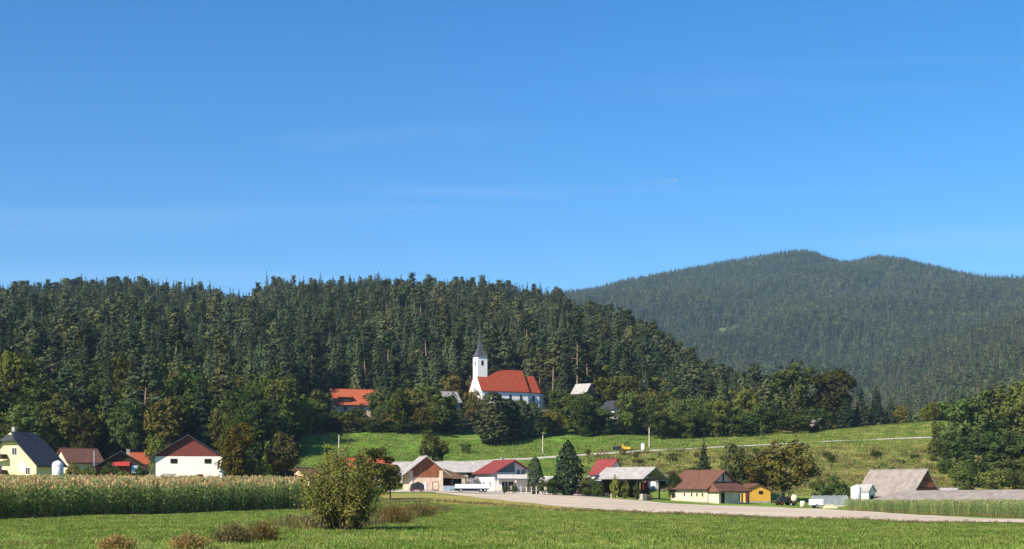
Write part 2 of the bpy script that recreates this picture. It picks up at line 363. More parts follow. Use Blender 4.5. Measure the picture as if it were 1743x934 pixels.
cpx = np.array(sorted(COLS)); ctab = np.array([np.interp(GD, [k[0] for k in COLS[c]], [k[1] for k in COLS[c]]) for c in cpx])
GP = np.arange(-600, 2401, 10.0)
ZT = np.array([np.interp(GP, cpx, ctab[:, j]) for j in range(len(GD))]).T      # [px, D]
def smooth_ax(a, w, ax):
    k = np.hanning(w + 2)[1:-1]; k /= k.sum()
    p = w // 2
    pad = [(0, 0), (0, 0)]; pad[ax] = (p, p)
    ap = np.pad(a, pad, mode='edge')
    return np.apply_along_axis(lambda r: np.convolve(r, k, mode='valid'), ax, ap)
ZT = smooth_ax(ZT, 5, 0); ZT = smooth_ax(ZT, 5, 1)
_ph = rng.uniform(0, 6.28, (30, 2)); _an = rng.uniform(0, 6.28, 30)
def hills(x, y, wl, k0, n=8):
    s = np.zeros_like(x)
    for i in range(n):
        a = _an[k0+i]; w = 6.283 / (wl * (0.6 + 0.12 * i))
        s = s + np.sin((x*math.cos(a) + y*math.sin(a)) * w + _ph[k0+i, 0])
    return s / n
def Z(x, y):
    x = np.asarray(x, dtype=float); y = np.asarray(y, dtype=float)
    d = np.maximum(y, 1.0)
    px = np.clip(CX + x * F / d, GP[0], GP[-1] - 0.01)
    i = np.floor((px - GP[0]) / 10).astype(int); fx = (px - GP[0]) / 10 - i
    dd = np.clip(d, 0, GD[-1] - 0.01)
    j = np.clip(np.searchsorted(GD, dd, 'right') - 1, 0, len(GD) - 2); fy = (dd - GD[j]) / (GD[j+1] - GD[j])
    z = (ZT[i, j]*(1-fx) + ZT[i+1, j]*fx)*(1-fy) + (ZT[i, j+1]*(1-fx) + ZT[i+1, j+1]*fx)*fy
    a1 = np.clip((d - 480) / 300, 0, 1) * 5.0 * np.clip((1500 - d) / 300, 0, 1)
    a2 = np.clip((d - 1400) / 500, 0, 1) * 70.0 * np.clip((3420 - d) / 350, 0.15, 1)
    z = z + a1 * hills(x, y, 130, 0) + a2 * hills(x, y, 420, 10, 10) + np.clip((280 - d) / 60, 0, 1) * 0.10 * hills(x, y, 17, 20)
    return z
def at(px, d):
    """Ground point in the photo's column px at distance d."""
    x = (px - CX) * d / F
    return Vector((x, d, float(Z(x, d))))
def ground_hit(px, py, dmin=30.0, dmax=520.0):
    """First ground point seen through photo pixel (px, py)."""
    d = np.geomspace(dmin, dmax, 1500)
    x = (px - CX) * d / F
    yy = YH - (Z(x, d) - CH) * F / d
    k = np.argmax(yy <= py) if (yy <= py).any() else len(d) - 1
    return float(x[k]), float(d[k])

# ------------------------------------------------------------------ ground sheet
def ground_material():
    m, n, l, out = nodes_of('grass_ground')
    b = n.new('ShaderNodeBsdfPrincipled'); b.inputs['Roughness'].default_value = 0.95; b.inputs['Specular IOR Level'].default_value = 0.1
    at_ = n.new('ShaderNodeVertexColor'); at_.layer_name = 'cover'
    tc = n.new('ShaderNodeTexCoord')
    n1 = n.new('ShaderNodeTexNoise'); n1.inputs['Scale'].default_value = 0.06; n1.inputs['Detail'].default_value = 6
    n2 = n.new('ShaderNodeTexNoise'); n2.inputs['Scale'].default_value = 1.1; n2.inputs['Detail'].default_value = 6; n2.inputs['Roughness'].default_value = 0.7
    l.new(tc.outputs['Object'], n1.inputs['Vector']); l.new(tc.outputs['Object'], n2.inputs['Vector'])
    a = n.new('ShaderNodeMath'); a.operation = 'ADD'; l.new(n1.outputs['Fac'], a.inputs[0]); l.new(n2.outputs['Fac'], a.inputs[1])
    mr = n.new('ShaderNodeMapRange'); mr.inputs['From Min'].default_value = 0.72; mr.inputs['From Max'].default_value = 1.28
    mr.inputs['To Min'].default_value = 0.55; mr.inputs['To Max'].default_value = 1.4
    l.new(a.outputs[0], mr.inputs['Value'])
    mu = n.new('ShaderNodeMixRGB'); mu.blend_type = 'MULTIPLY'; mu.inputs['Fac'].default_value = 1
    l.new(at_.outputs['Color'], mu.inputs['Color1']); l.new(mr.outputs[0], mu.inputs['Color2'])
    n3 = n.new('ShaderNodeTexNoise'); n3.inputs['Scale'].default_value = 0.16; n3.inputs['Detail'].default_value = 5
    l.new(tc.outputs['Object'], n3.inputs['Vector'])
    m3 = n.new('ShaderNodeMapRange'); m3.inputs['From Min'].default_value = 0.56; m3.inputs['From Max'].default_value = 0.72; m3.inputs['To Max'].default_value = 0.7
    l.new(n3.outputs['Fac'], m3.inputs['Value'])
    dr = n.new('ShaderNodeMixRGB'); dr.inputs['Color2'].default_value = (0.27, 0.23, 0.09, 1)
    l.new(m3.outputs[0], dr.inputs['Fac']); l.new(mu.outputs[0], dr.inputs['Color1'])
    l.new(dr.outputs[0], b.inputs['Base Color'])
    bp = n.new('ShaderNodeBump'); bp.inputs['Strength'].default_value = 0.6; bp.inputs['Distance'].default_value = 0.25
    l.new(n2.outputs['Fac'], bp.inputs['Height']); l.new(bp.outputs[0], b.inputs['Normal'])
    l.new(b.outputs[0], out.inputs['Surface'])
    return m
M['ground'] = ground_material()

rows = np.concatenate([np.arange(-160, 40, 10), np.arange(40, 130, 3), np.geomspace(130, 430, 120)[:-1], np.geomspace(430, 6000, 150)])
nu = 330
U = np.linspace(-1, 1, nu)
gx = U[None, :] * (90 + np.abs(rows)[:, None] * 0.62); gy = np.repeat(rows[:, None], nu, 1)
gz = Z(gx, gy)
ii = (np.arange(len(rows)-1)[:, None] * nu + np.arange(nu-1)[None, :]).ravel()
me = np_mesh('ground', np.stack([gx, gy, gz], -1).reshape(-1, 3), np.stack([ii, ii+1, ii+nu+1, ii+nu], 1), [M['ground']], smooth=True)
def cover_colour(x, y):
    d = np.maximum(y, 1); px = CX + x*F/d
    c = np.zeros(x.shape + (4,)); c[..., 3] = 1
    def put(mask, col):
        for k in range(3): c[..., k] = c[..., k]*(1-mask) + col[k]*mask
    s = lambda v, a, b: np.clip((v-a)/(b-a), 0, 1)
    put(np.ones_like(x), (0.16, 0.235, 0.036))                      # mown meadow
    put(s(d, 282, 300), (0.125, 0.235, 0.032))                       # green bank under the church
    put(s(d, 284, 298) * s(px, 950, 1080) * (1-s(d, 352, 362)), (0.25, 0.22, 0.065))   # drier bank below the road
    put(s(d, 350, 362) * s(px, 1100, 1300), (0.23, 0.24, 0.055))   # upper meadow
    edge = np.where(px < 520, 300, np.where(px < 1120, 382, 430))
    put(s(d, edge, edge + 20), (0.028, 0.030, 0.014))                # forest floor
    return c
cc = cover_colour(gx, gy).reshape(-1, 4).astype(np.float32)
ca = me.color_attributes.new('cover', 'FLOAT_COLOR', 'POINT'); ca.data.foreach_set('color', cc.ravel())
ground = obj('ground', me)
tag(ground, 'green meadow floor rising to wooded hills behind', 'ground', kind='structure')

def drape(name, left, right, m, off, nx=90, ny=10, label=None, cat=None, pix=True, dmax=520):
    """Sheet laid on the ground between two polylines of photo points (far edge, near edge)."""
    def line(pts, n):
        pts = np.array([ground_hit(*p, dmax=dmax) for p in pts] if pix else pts, dtype=float)
        t = np.concatenate([[0], np.cumsum(np.hypot(*np.diff(pts, axis=0).T))]); t /= t[-1]
        u = np.linspace(0, 1, n)
        return np.stack([np.interp(u, t, pts[:, 0]), np.interp(u, t, pts[:, 1])], 1)
    a, b = line(left, nx), line(right, nx)
    w = np.linspace(0, 1, ny)[None, :, None]
    g = a[:, None, :]*(1-w) + b[:, None, :]*w
    zz = Z(g[..., 0], g[..., 1]) + off
    V = np.concatenate([g, zz[..., None]], -1).reshape(-1, 3)
    i0 = (np.arange(nx-1)[:, None]*ny + np.arange(ny-1)[None, :]).ravel()
    me = np_mesh(name, V, np.stack([i0, i0+1, i0+ny+1, i0+ny], 1), [m], smooth=True)
    # faces up
    if sum(p.normal.z for p in me.polygons[:20]) < 0: me.flip_normals()
    o = obj(name, me)
    tag(o, label, cat, kind='structure')
    return o

far_edge = [(742,838),(800,840.5),(860,842),(940,843),(1020,847),(1100,853),(1160,858.5),(1270,862),(1330,864),(1430,869),(1530,875),(1640,881),(1743,885),(1900,888)]
near_edge = [(742,839.5),(800,846),(860,853),(940,861.5),(1020,868),(1100,873),(1200,876.5),(1300,880),(1400,884),(1500,886.5),(1640,889),(1743,891),(1900,893)]
drape('stubble_field', far_edge, near_edge, M['tilled'], 0.09, 140, 16, 'pale tan tilled field strip in front of the farm buildings', 'field')
yb = [(640,846),(700,852),(760,858),(830,865),(900,869),(1000,873),(1100,877),(1150,879)]
drape('field_margin', [(640,841),(742,840.5)] + near_edge[1:6] + [(1150,875.5)], yb, M['ripe'], 0.06, 90, 8, 'yellowing weedy margin between the tan field and green meadow', 'field margin')
drape('straw_strip', [(1400,886.5),(1500,888),(1640,889.8)], [(1400,887.5),(1500,889.4),(1640,890.6)], M['straw'], 0.05, 30, 3, 'thin pale strip of dry straw along the meadow edge at right', 'straw')
drape('farm_yard', [(655,834),(760,834),(900,838),(1000,842)], [(655,838),(742,837.5),(860,841.4),(1000,845)], M['gravel'], 0.07, 40, 5, 'pale gravel farm yard in front of the timber barn', 'yard')
road_px = [(700,793),(770,787),(840,784),(900,781),(985,775.5),(1060,770.3),(1130,766),(1200,762.6),(1280,758.6),(1350,755),(1420,751),(1510,747.5),(1590,745)]
# the road keeps a real width of about 3.2 m, laid along the bench in the hillside
rp = np.array([ground_hit(*p) for p in road_px])
tn = np.gradient(rp, axis=0); tn /= np.hypot(tn[:, 0], tn[:, 1])[:, None]; nn = np.stack([-tn[:, 1], tn[:, 0]], 1)
drape('gravel_road', (rp + nn*2.2).tolist(), (rp - nn*2.2).tolist(), M['gravel'], 0.10, 160, 6, 'pale gravel road climbing across the grassy hillside', 'road', pix=False)

# ------------------------------------------------------------------ buildings
def window(parent, face, u, z, w, h, W, L, frame='frame', pane='glass', name='window', arch=False):
    """Frame with a pane set in it, on the front gable (f), left (l) or right (r) wall of a house."""
    t = 0.09
    fr, pn = MB(), MB()
    def bx(mb, u0, u1, d0, d1, z0, z1):
        if face == 'f': mb.box(u0, u1, -d1, -d0, z0, z1)
        elif face == 'l': mb.box(-W/2-d1, -W/2-d0, u0, u1, z0, z1)
        else: mb.box(W/2+d0, W/2+d1, u0, u1, z0, z1)
    bx(fr, u-w/2-t, u-w/2, 0.002, 0.07, z-h/2-t, z+h/2+t); bx(fr, u+w/2, u+w/2+t, 0.002, 0.07, z-h/2-t, z+h/2+t)
    bx(fr, u-w/2, u+w/2, 0.002, 0.07, z+h/2, z+h/2+t); bx(fr, u-w/2, u+w/2, 0.002, 0.10, z-h/2-t, z-h/2)
    if name == 'window' and w > 0.7: bx(fr, u-0.03, u+0.03, 0.025, 0.06, z-h/2, z+h/2)
    bx(pn, u-w/2, u+w/2, 0.002, 0.02, z-h/2, z+h/2)
    o = fr.build(name, M[frame], parent)
    pn.build('pane' if name == 'window' else 'panel', M[pane], o)
    return o

def chevron(W, H, Rh, over, t):
    s = Rh / (W/2)
    a = W/2 + over
    return [(-a, H-over*s+.02), (0, H+Rh+.02), (a, H-over*s+.02), (a, H-over*s+t), (0, H+Rh+t), (-a, H-over*s+t)]

def gable_house(name, label, cat, px, d, W, L, H, Rh, rot, wall, roof, gable=None, over=0.5, gov=0.5, wins=(), doors=(), chim=None, hip=0.0, z0=None, walls=True, t=0.2, open_gable=False, dz=0.0):
    """Gabled building; local origin at the foot of the front gable, ridge along +y."""
    p = at(px, d)
    r = empty(name, (p.x, p.y, (p.z if z0 is None else z0) + dz), R_(rot))
    tag(r, label, cat)
    if walls:
        MB().box(-W/2, W/2, 0, L, -1.6, H).build('wall', M[wall], r)
    if not open_gable:
        tri = [(-W/2, H), (W/2, H), (0, H+Rh)]
        g = MB().prism_y(tri, 0.0, L).build('gable', M[gable or wall], r)
    if hip:
        # half-hipped: the ends of the ridge are clipped by small sloping faces
        s = Rh/(W/2); a = W/2+over; ze = H-over*s+.02; zr = H+Rh+.02
        zc = zr - hip; xc = hip/s
        y0, y1 = -gov, L+gov; k = hip*0.9
        mb = MB()
        for sg in (-1, 1):
            pts = [(sg*a, y0, ze), (sg*a, y1, ze), (sg*xc, y1, zc), (0, y1-k, zr), (0, y0+k, zr), (sg*xc, y0, zc)]
            if sg < 0: pts = pts[::-1]
            mb.slab(pts, t)
        mb.slab([(-xc, y0, zc), (xc, y0, zc), (0, y0+k, zr)], t); mb.slab([(xc, y1, zc), (-xc, y1, zc), (0, y1-k, zr)], t)
        rf = mb.build('roof', M[roof], r)
    else:
        rf = MB().prism_y(chevron(W, H, Rh, over, t), -gov, L+gov).build('roof', M[roof], r)
    if walls:
        MB().box(-W/2-.03, W/2+.03, -.03, L+.03, -1.5, .35).build('plinth', M['concrete'], r)
    if W > 4:
        zg = H - over*Rh/(W/2)
        for sg in (-1, 1):
            MB().tube((sg*(W/2+over+.06), -gov, zg+.03), (sg*(W/2+over+.06), L+gov, zg+.03), .07, .07, 6).build('gutter', M['metal_dark'], rf)
        if not hip: MB().tube((0, -gov-.02, H+Rh+t+.02), (0, L+gov+.02, H+Rh+t+.02), .09, .09, 6).build('ridge_cap', M[roof], rf)
    if chim:
        cx_, cy_, ch_ = chim
        zb = H + Rh*(1-abs(cx_)/(W/2))
        c = MB().box(cx_-.3, cx_+.3, cy_-.3, cy_+.3, zb-.4, zb+ch_).box(cx_-.38, cx_+.38, cy_-.38, cy_+.38, zb+ch_, zb+ch_+.12)
        c.build('chimney', M['concrete'], rf)
    for w_ in wins: window(r, *w_[:5], W, L, *(w_[5:]))
    for d_ in doors: window(r, d_[0], d_[1], d_[2]+d_[4]/2, d_[3], d_[4], W, L, *(d_[5:] or ('darkwood', 'dark')), name='door')
    return r, rf

# --- left edge: pale yellow house
h, rf = gable_house('yellow_house', 'pale yellow house with dark steep roof and balconies at the left edge', 'house', 17, 252, 11.4, 6.6, 4.9, 5.4, -20, 'yellow', 'slate', over=0.8, gov=0.9, hip=1.7,
    wins=[('f', 1.0, 6.9, 1.0, 1.2), ('f', 2.6, 4.1, 1.1, 1.4, 'frame', 'white'), ('f', -2.6, 6.5, 1.1, 1.3), ('f', -2.4, 3.6, 1.4, 1.6), ('f', 3.9, 3.4, .9, 1.2)], chim=(-0.4, 1.6, 1.3))
for zb in (2.6, 5.4):
    b = MB().box(-5.6, -0.6, -1.3, -0.003, zb-.2, zb).build('balcony', M['white'], h)
    mb = MB().box(-5.6, -0.6, -1.36, -1.30, zb+.12, zb+1.0).box(-0.66, -0.6, -1.30, -0.003, zb+.12, zb+1.0)
    mb.build('railing', M['darkwood'], b)
sk = MB(); s_ = 5.4/5.7
for (u, v) in ((2.0, 4.2),):
    z_ = 4.9+5.4*(1-u/5.7)
    sk.slab([(u-.35, v-.4, z_+.35*s_+.24), (u-.35, v+.4, z_+.35*s_+.24), (u+.35, v+.4, z_-.35*s_+.24), (u+.35, v-.4, z_-.35*s_+.24)], -.06)
sk.build('skylight', M['glass'], rf)

# --- white feed silo
def silo(label, px, d, rad, h0, h1, htop, leg=True):
    p = at(px, d); r = empty('feed_silo', p); tag(r, label, 'silo')
    mb = MB().lathe([(rad*.25, h0-rad*1.1), (rad, h0), (rad, h1), (rad*.85, h1+htop*.55), (rad*.35, h1+htop*.9), (0.05, h1+htop)], 18)
    mb.build('tank', M['plastic_white'], r)
    for k in range(4):
        a = math.pi/4 + k*math.pi/2
        MB().tube((rad*.92*math.cos(a), rad*.92*math.sin(a), -.4), (rad*.92*math.cos(a), rad*.92*math.sin(a), h0+.2), .06, .06, 6).build('leg', M['zinc'], r)
    for zz in (h0+.1, (h0+h1)/2, h1-.05): MB().lathe([(rad*1.0, zz-.03), (rad*1.02, zz-.03), (rad*1.02, zz+.03), (rad*1.0, zz+.03)], 18).build('band', M['zinc'], r)
silo('white round feed silo standing beside the pale yellow house', 98.5, 240, 0.95, 1.6, 4.3, 0.8)

gable_house('brown_roofed_house', 'low house with rusty brown roof behind the white feed silo', 'house', 105, 282, 6.6, 7.0, 4.8, 2.5, -50, 'cream', 'brown_roof',
    wins=[('f', -1.3, 2.0, .9, 1.1), ('f', 1.3, 2.0, .9, 1.1), ('r', 2.5, 2.0, .9, 1.1), ('r', 5.5, 2.0, .9, 1.1)])
p = at(160.5, 265); r = empty('flue_pipe', p); tag(r, 'tall thin pale metal flue pipe between two low house roofs', 'pipe')
MB().tube((0, 0, -.3), (0, 0, 6.9), .12, .12, 8).build('pipe', M['zinc'], r); MB().lathe([(.2, 6.92), (.24, 7.0), (.05, 7.2)], 10).build('cap', M['zinc'], r)

h, rf = gable_house('awning_house', 'dark low house with red awning under its grey gable', 'house', 206, 266, 9.0, 8.5, 4.4, 2.7, 14, 'maroon', 'slate', gable='darkwood', over=.8, gov=.8,
    wins=[('f', -1.5, 1.5, 1.2, 1.2), ('f', 1.8, 1.5, 1.2, 1.2)], chim=(1.2, 4, 1.2))
MB().slab([(-1.6, -.05, 5.2), (-1.6, -1.3, 4.4), (1.6, -1.3, 4.4), (1.6, -.05, 5.2)], .05).build('awning', M['redcloth'], h)
MB().slab([(1.9, -.12, 4.5), (1.9, -.5, 3.2), (4.0, -.5, 2.9), (3.1, -.12, 4.5)], .04).build('sheet', M['bluecloth'], h)
gable_house('orange_roofed_shed', 'small shed with orange tiled roof behind the awning house', 'shed', 224, 288, 5.4, 5.0, 4.2, 2.0, -60, 'cream', 'orange_roof', doors=[('f', 0, 0, 1.0, 2.0)])

h, rf = gable_house('white_barn', 'white rendered barn with maroon boarded gable facing the corn', 'barn', 320, 246, 11.6, 11, 5.9, 3.6, 9, 'white', 'slate', gable='maroon', over=.9, gov=.7,
    wins=[('f', -2.4, 5.1, 1.0, .6, 'darkwood', 'dark'), ('f', 3.4, 5.1, 1.0, .6, 'darkwood', 'dark'), ('f', 2.0, 2.4, .9, .6, 'darkwood', 'dark'), ('l', 3, 2.4, .8, .7, 'darkwood', 'dark')])
MB().tube((-5.72, -.10, 0), (-5.72, -.10, 5.8), .06, .06, 6).build('downpipe', M['metal_dark'], h)
MB().box(-4.4, -2.0, -.03, -.004, 0, 2.9).build('door', M['concrete'], h)

gable_house('pink_shed', 'low pinkish shed with tiled roof half hidden behind dark shrubs', 'shed', 507, 255, 5.5, 6.0, 2.2, 1.5, -35, 'pink', 'brown_roof', doors=[('f', 0, 0, 1.2, 1.9)])
gable_house('clay_roofed_house', 'low house with dusty clay roof behind the big riverside bush', 'house', 588, 288, 7.0, 9.0, 2.6, 2.6, -70, 'cream', 'orange_roof', wins=[('r', 2, 1.6, .9, 1.0), ('r', 6, 1.6, .9, 1.0)])

# --- timber gabled barn with lean-to
h, rf = gable_house('timber_barn', 'barn with red-brown timber gable, pink ground floor and open lean-to', 'barn', 725, 276, 6.8, 8.5, 4.0, 2.7, 12, 'pink', 'grey_roof', gable='wood', over=1.6, gov=1.1,
    wins=[('l', 2.0, 2.4, .7, .9), ('l', 5.0, 2.4, .7, .9)])
MB().box(-2.55, 2.55, -.09, -.004, 2.75, 3.99).build('boarding_or_shade', M['wood'], h)
for sx in (-1, 1): MB().box(sx*2.98-.38, sx*2.98+.38, -.12, -.005, 0.0, 4.0).build('pilaster', M['cream'], h)
lt = MB().slab([(3.45, -.4, 4.25), (8.3, -.4, 2.55), (8.3, 6, 2.55), (3.45, 6, 4.25)], .16).build('lean_to_roof', M['oldwood'], h)
MB().slab([(3.45, -.3, 2.6), (8.0, -.3, 2.4), (8.0, -.3, 2.6), (3.45, -.3, 4.2)], .08).build('lean_to_boarding', M['oldwood'], h)
for xx in (5.2, 7.95):
    for yy in (0, 5.6): MB().box(xx-.1, xx+.1, yy-.1, yy+.1, -.5, 2.45).build('post', M['darkwood'], h)
MB().box(3.45, 7.9, 5.75, 5.85, -.3, 2.5).build('back_wall', M['darkwood'], h)
window(h, 'f', 1.9, 1.0, 1.1, 1.5, 6.8, 8.5, 'machine_red', 'cream', name='door')
window(h, 'f', -.2, .95, .35, 1.7, 6.8, 8.5, 'frame', 'white', name='door')

# things in the yard
def tank(px, d, label):
    p = at(px, d); r = empty('liquid_tank', p, R_(10)); tag(r, label, 'tank', 'pale tanks beside the timber barn')
    MB().box(-.5, .5, -.5, .5, .16, 1.12).build('container', M['bluecloth'], r)
    MB().box(-.55, .55, -.55, .55, 0, .14).build('pallet', M['post'], r)
    mb = MB()
    for k in range(5):
        u = -.5+k*.25
        mb.box(u-.015, u+.015, -.54, -.51, .14, 1.15)
    for zz in (.3, .7, 1.1): mb.box(-.54, .54, -.57, -.545, zz-.015, zz+.015)
    mb.build('cage', M['zinc'], r); MB().lathe([(.12, 1.13), (.12, 1.2), (.02, 1.21)], 10).build('lid', M['redcloth'], r)
tank(759.5, 272, 'pale blue caged liquid tank nearest the timber barn wall'); tank(768.5, 272, 'pale blue caged liquid tank next to the long white trailer')
p = at(804, 268); r = empty('flat_trailer', p, R_(4)); tag(r, 'long low white trailer parked before the white house', 'trailer')
MB().box(-3.3, 3.3, -.9, .9, .75, 1.55).build('side_board', M['plastic_white'], r)
MB().box(-3.2, 3.2, -.5, .5, .5, .74).build('chassis', M['metal_dark'], r)
def wheel(parent, x, y, z, rad, w, rim='zinc'):
    t = MB(); n = 14
    t.tube((x, y-w/2, z), (x, y+w/2, z), rad, rad, n)
    o = t.build('wheel', M['rubber'], parent)
    MB().tube((x, y-w/2-.015, z), (x, y+w/2+.015, z), rad*.5, rad*.5, 10).build('rim', M[rim], o)
for xx in (-2.2, 1.6, 2.4): wheel(r, xx, -.7, .38, .38, .25); wheel(r, xx, .7, .38, .38, .25)
MB().tube((-3.2, 0, .6), (-4.4, 0, .45), .06, .05, 6).build('drawbar', M['metal_dark'], r)
p = at(710, 268); r = empty('garden_trolley', p, R_(15)); tag(r, 'dark covered cart by the foot of the timber barn', 'cart')
MB().prism_y([(-1.3, .45), (1.3, .45), (1.2, 1.35), (.2, 1.9), (-1.1, 1.4)], -.6, .6).build('cover', M['metal_dark'], r)
MB().box(-1.35, 1.35, -.65, .65, .32, .44).build('bed', M['machine_red'], r)
for xx in (-.9, .9): wheel(r, xx, -.55, .3, .3, .16); wheel(r, xx, .55, .3, .3, .16)
# silver covered heap and long shed behind
gable_house('long_grey_shed', 'long low shed with pale grey sheet roof behind the white house', 'shed', 843, 300, 7, 24, 2.6, 1.9, 82, 'concrete', 'grey_roof', doors=[('l', 4, 0, 2.4, 2.1), ('l', 10, 0, 2.4, 2.1), ('l', 16, 0, 2.4, 2.1)])
p = at(806, 286); mb = MB()
nh = 9
for j in range(nh):
    for i in range(nh):
        u, v = i/(nh-1)*2-1, j/(nh-1)*2-1
        hgt = max(0, 1-u*u)*max(0, 1-v*v); mb.v.append((u*2.2, v*1.5, 2.7*hgt**.7*(.7+.6*random.random())-.2))
mb.f = [(j*nh+i, j*nh+i+1, (j+1)*nh+i+1, (j+1)*nh+i) for j in range(nh-1) for i in range(nh-1)]; mb.sm = [False]*len(mb.f)
o = mb.build('covered_heap', M['sheet'], None); o.location = p; tag(o, 'silver grey sheet-covered heap between the timber barn and white house', 'heap')

# --- white house with crimson roof
h, rf = gable_house('white_house', 'white two-storey house with crimson roof and a front balcony', 'house', 873, 285, 8.2, 9.0, 4.0, 2.3, 24, 'white', 'crimson_roof', over=.7, gov=1.2,
    wins=[('f', 2.3, 4.0, .8, 1.1), ('f', 1.2, 4.0, .6, 1.1), ('l', 2.0, 1.5, .9, 1.1), ('l', 5.5, 1.5, .9, 1.1), ('f', -1.8, 1.4, 1.3, 1.4)], chim=(.3, 6, .9))
MB().slab([(-3.9, -.012, 4.02), (.4, -.012, 4.02), (.4, -.012, 5.9), (0, -.012, 6.15)], .05).build('boarding_or_shade', M['teal'], h)  # shade under the roof overhang, put in as a blue-grey sheet on the gable
b = MB().box(-4.1, 4.1, -1.6, -.004, 2.55, 2.7).build('balcony', M['teal'], h)
MB().box(-4.1, 4.1, -1.65, -1.6, 2.72, 3.55).build('railing', M['white'], b)
for xx in (-3.9, 0, 3.9): MB().box(xx-.1, xx+.1, -1.55, -1.35, -.4, 2.54).build('post', M['white'], h)
MB().box(-1.0, .1, -.05, -.004, 0, 2.1).build('door', M['darkwood'], h)

# low concrete sheds behind the columnar conifers
gable_house('low_white_shed', 'low white shed with pale roof between the two columnar conifers', 'shed', 940, 282, 3.2, 4.0, 2.3, 1.0, 50, 'white', 'grey_roof', doors=[('f', 0, 0, 1.2, 1.9)])
gable_house('red_roofed_cottage', 'small cottage with red roof and white gable behind the open shed', 'cottage', 1049, 284, 4.6, 5.0, 4.3, 2.6, 42, 'white', 'crimson_roof', over=.4, gov=.3, wins=[('f', 0, 3.4, .7, .8)])

# fence: posts in front of the white house
def fence(label, pts, d_of, hgt, rails=2, step=1.05):
    p0, p1 = at(*pts[0]), at(*pts[1]); n = max(2, int((p1-p0).length/step)+1)
    r = empty('post_fence', p0); tag(r, label, 'fence')
    q = []
    for k in range(n):
        w = k/(n-1); x, y = p0.x+(p1.x-p0.x)*w, p0.y+(p1.y-p0.y)*w; z = float(Z(x, y)); q.append(Vector((x-p0.x, y-p0.y, z-p0.z)))
        c = q[-1]; hh = hgt*random.uniform(.88, 1.1)
        o = MB().tube((c.x, c.y, c.z-.3), (c.x+random.uniform(-.05, .05), c.y, c.z+hh), .11, .10, 6).build('post', M['post'], r)
    for zz in ([hgt*.5, hgt*.85][:rails]):
        mb = MB()
        for a, b in zip(q[:-1], q[1:]): mb.tube(a+Vector((0, 0, zz)), b+Vector((0, 0, zz)), .018, .018, 5)
        mb.build('wire', M['zinc'], r)
fence('wire fence with pale wooden posts in front of the white house', [(862, 268), (948, 262)], None, 1.45)
fence('short fence of pale posts beside the open shed', [(1022, 256), (1050, 254)], None, .9)

# --- open shed (hayrack) with stored things
h, rf = gable_house('open_shed', 'open timber shed with grey roof on posts, stuffed with farm gear', 'shed', 1107, 262, 6.6, 9.0, 4.0, 1.7, 50, 'darkwood', 'grey_roof', over=.7, gov=1.2, walls=False, open_gable=True)
for xx in (-3.1, 0, 3.1):
    for yy in (0.1, 3, 6, 8.8): MB().box(xx-.11, xx+.11, yy-.11, yy+.11, -.6, 3.98 if xx else 5.4).build('post', M['oldwood'], h)
MB().box(-3.3, 3.3, -.12, .05, 3.85, 4.05).build('tie_beam', M['zinc'], h)
for xx in (-3.3, 3.3): MB().box(xx-.09, xx+.09, 0, 8.9, 3.78, 3.98).build('purlin', M['darkwood'], h)
MB().box(-3.0, 3.0, 8.95, 9.05, -.3, 4.0).build('back_wall', M['darkwood'], h)
MB().box(2.9, 3.0, 2.0, 8.8, -.3, 3.2).build('side_boards', M['darkwood'], h)
for k, (xx, zz) in enumerate(((-2.4, 3.4), (-1.2, 3.5), (-.6, 3.3))):
    p = h.matrix_basis @ Vector((xx, -.2, zz)); r_ = MB().slab([(-.25, 0, -1.6+.3*k), (.25, 0, -1.5), (.3, .04, 0), (-.28, .04, 0)], .04).build('hanging_cloth', M[['redcloth', 'machine_red', 'bluecloth'][k]], None)
    r_.location = p; r_.rotation_euler = (0, 0, R_(50)); tag(r_, ['faded red cloth hanging leftmost under the open shed', 'dark red cloth hanging mid-gable under the open shed', 'pale blue cloth hanging under the open shed gable'][k], 'cloth')
def crate(px, d, w, hh, label, m='post'):
    p = at(px, d); r = empty('wooden_crate', p, R_(40)); tag(r, label, 'crate')
    for k in range(4):
        z0_ = hh*k/4
        MB().box(-w/2, w/2, -w/2, -w/2+.03, z0_+.03, z0_+hh/4-.03).box(-w/2, w/2, w/2-.03, w/2, z0_+.03, z0_+hh/4-.03).box(-w/2, -w/2+.03, -w/2+.031, w/2-.031, z0_+.03, z0_+hh/4-.03).box(w/2-.03, w/2, -w/2+.031, w/2-.031, z0_+.03, z0_+hh/4-.03).build('slat', M[m], r)
    mb = MB()
    for sx in (-1, 1):
        for sy in (-1, 1): mb.box(sx*(w/2-.08)-.04, sx*(w/2-.08)+.04, sy*(w/2-.08)-.04, sy*(w/2-.08)+.04, -.05, hh)
    mb.build('corner_post', M['oldwood'], r)
crate(1094, 254, 1.1, 1.1, 'slatted wooden crate at the near left corner of the open shed')
crate(1104, 255, .9, .9, 'smaller slatted wooden crate beside the open shed doorway', 'oldwood')
gable_house('rear_grey_shed', 'second grey roofed shed rising just behind the open shed', 'shed', 1080, 285, 6.0, 9, 3.6, 1.5, 52, 'darkwood', 'grey_roof', doors=[('l', 3, 0, 2, 2.2)])
gable_house('tin_lean_to', 'low lean-to with dull tin roof left of the open shed', 'shed', 1022, 268, 4.0, 5.5, 2.1, .7, 60, 'darkwood', 'zinc', doors=[('l', 2.5, 0, 1.6, 1.7)])
gable_house('white_garage', 'small white garage with flat pale roof behind the shed and bushes', 'garage', 1131, 290, 4.6, 5, 2.4, .4, 30, 'white', 'grey_roof', doors=[('f', 0, 0, 2.4, 2)])

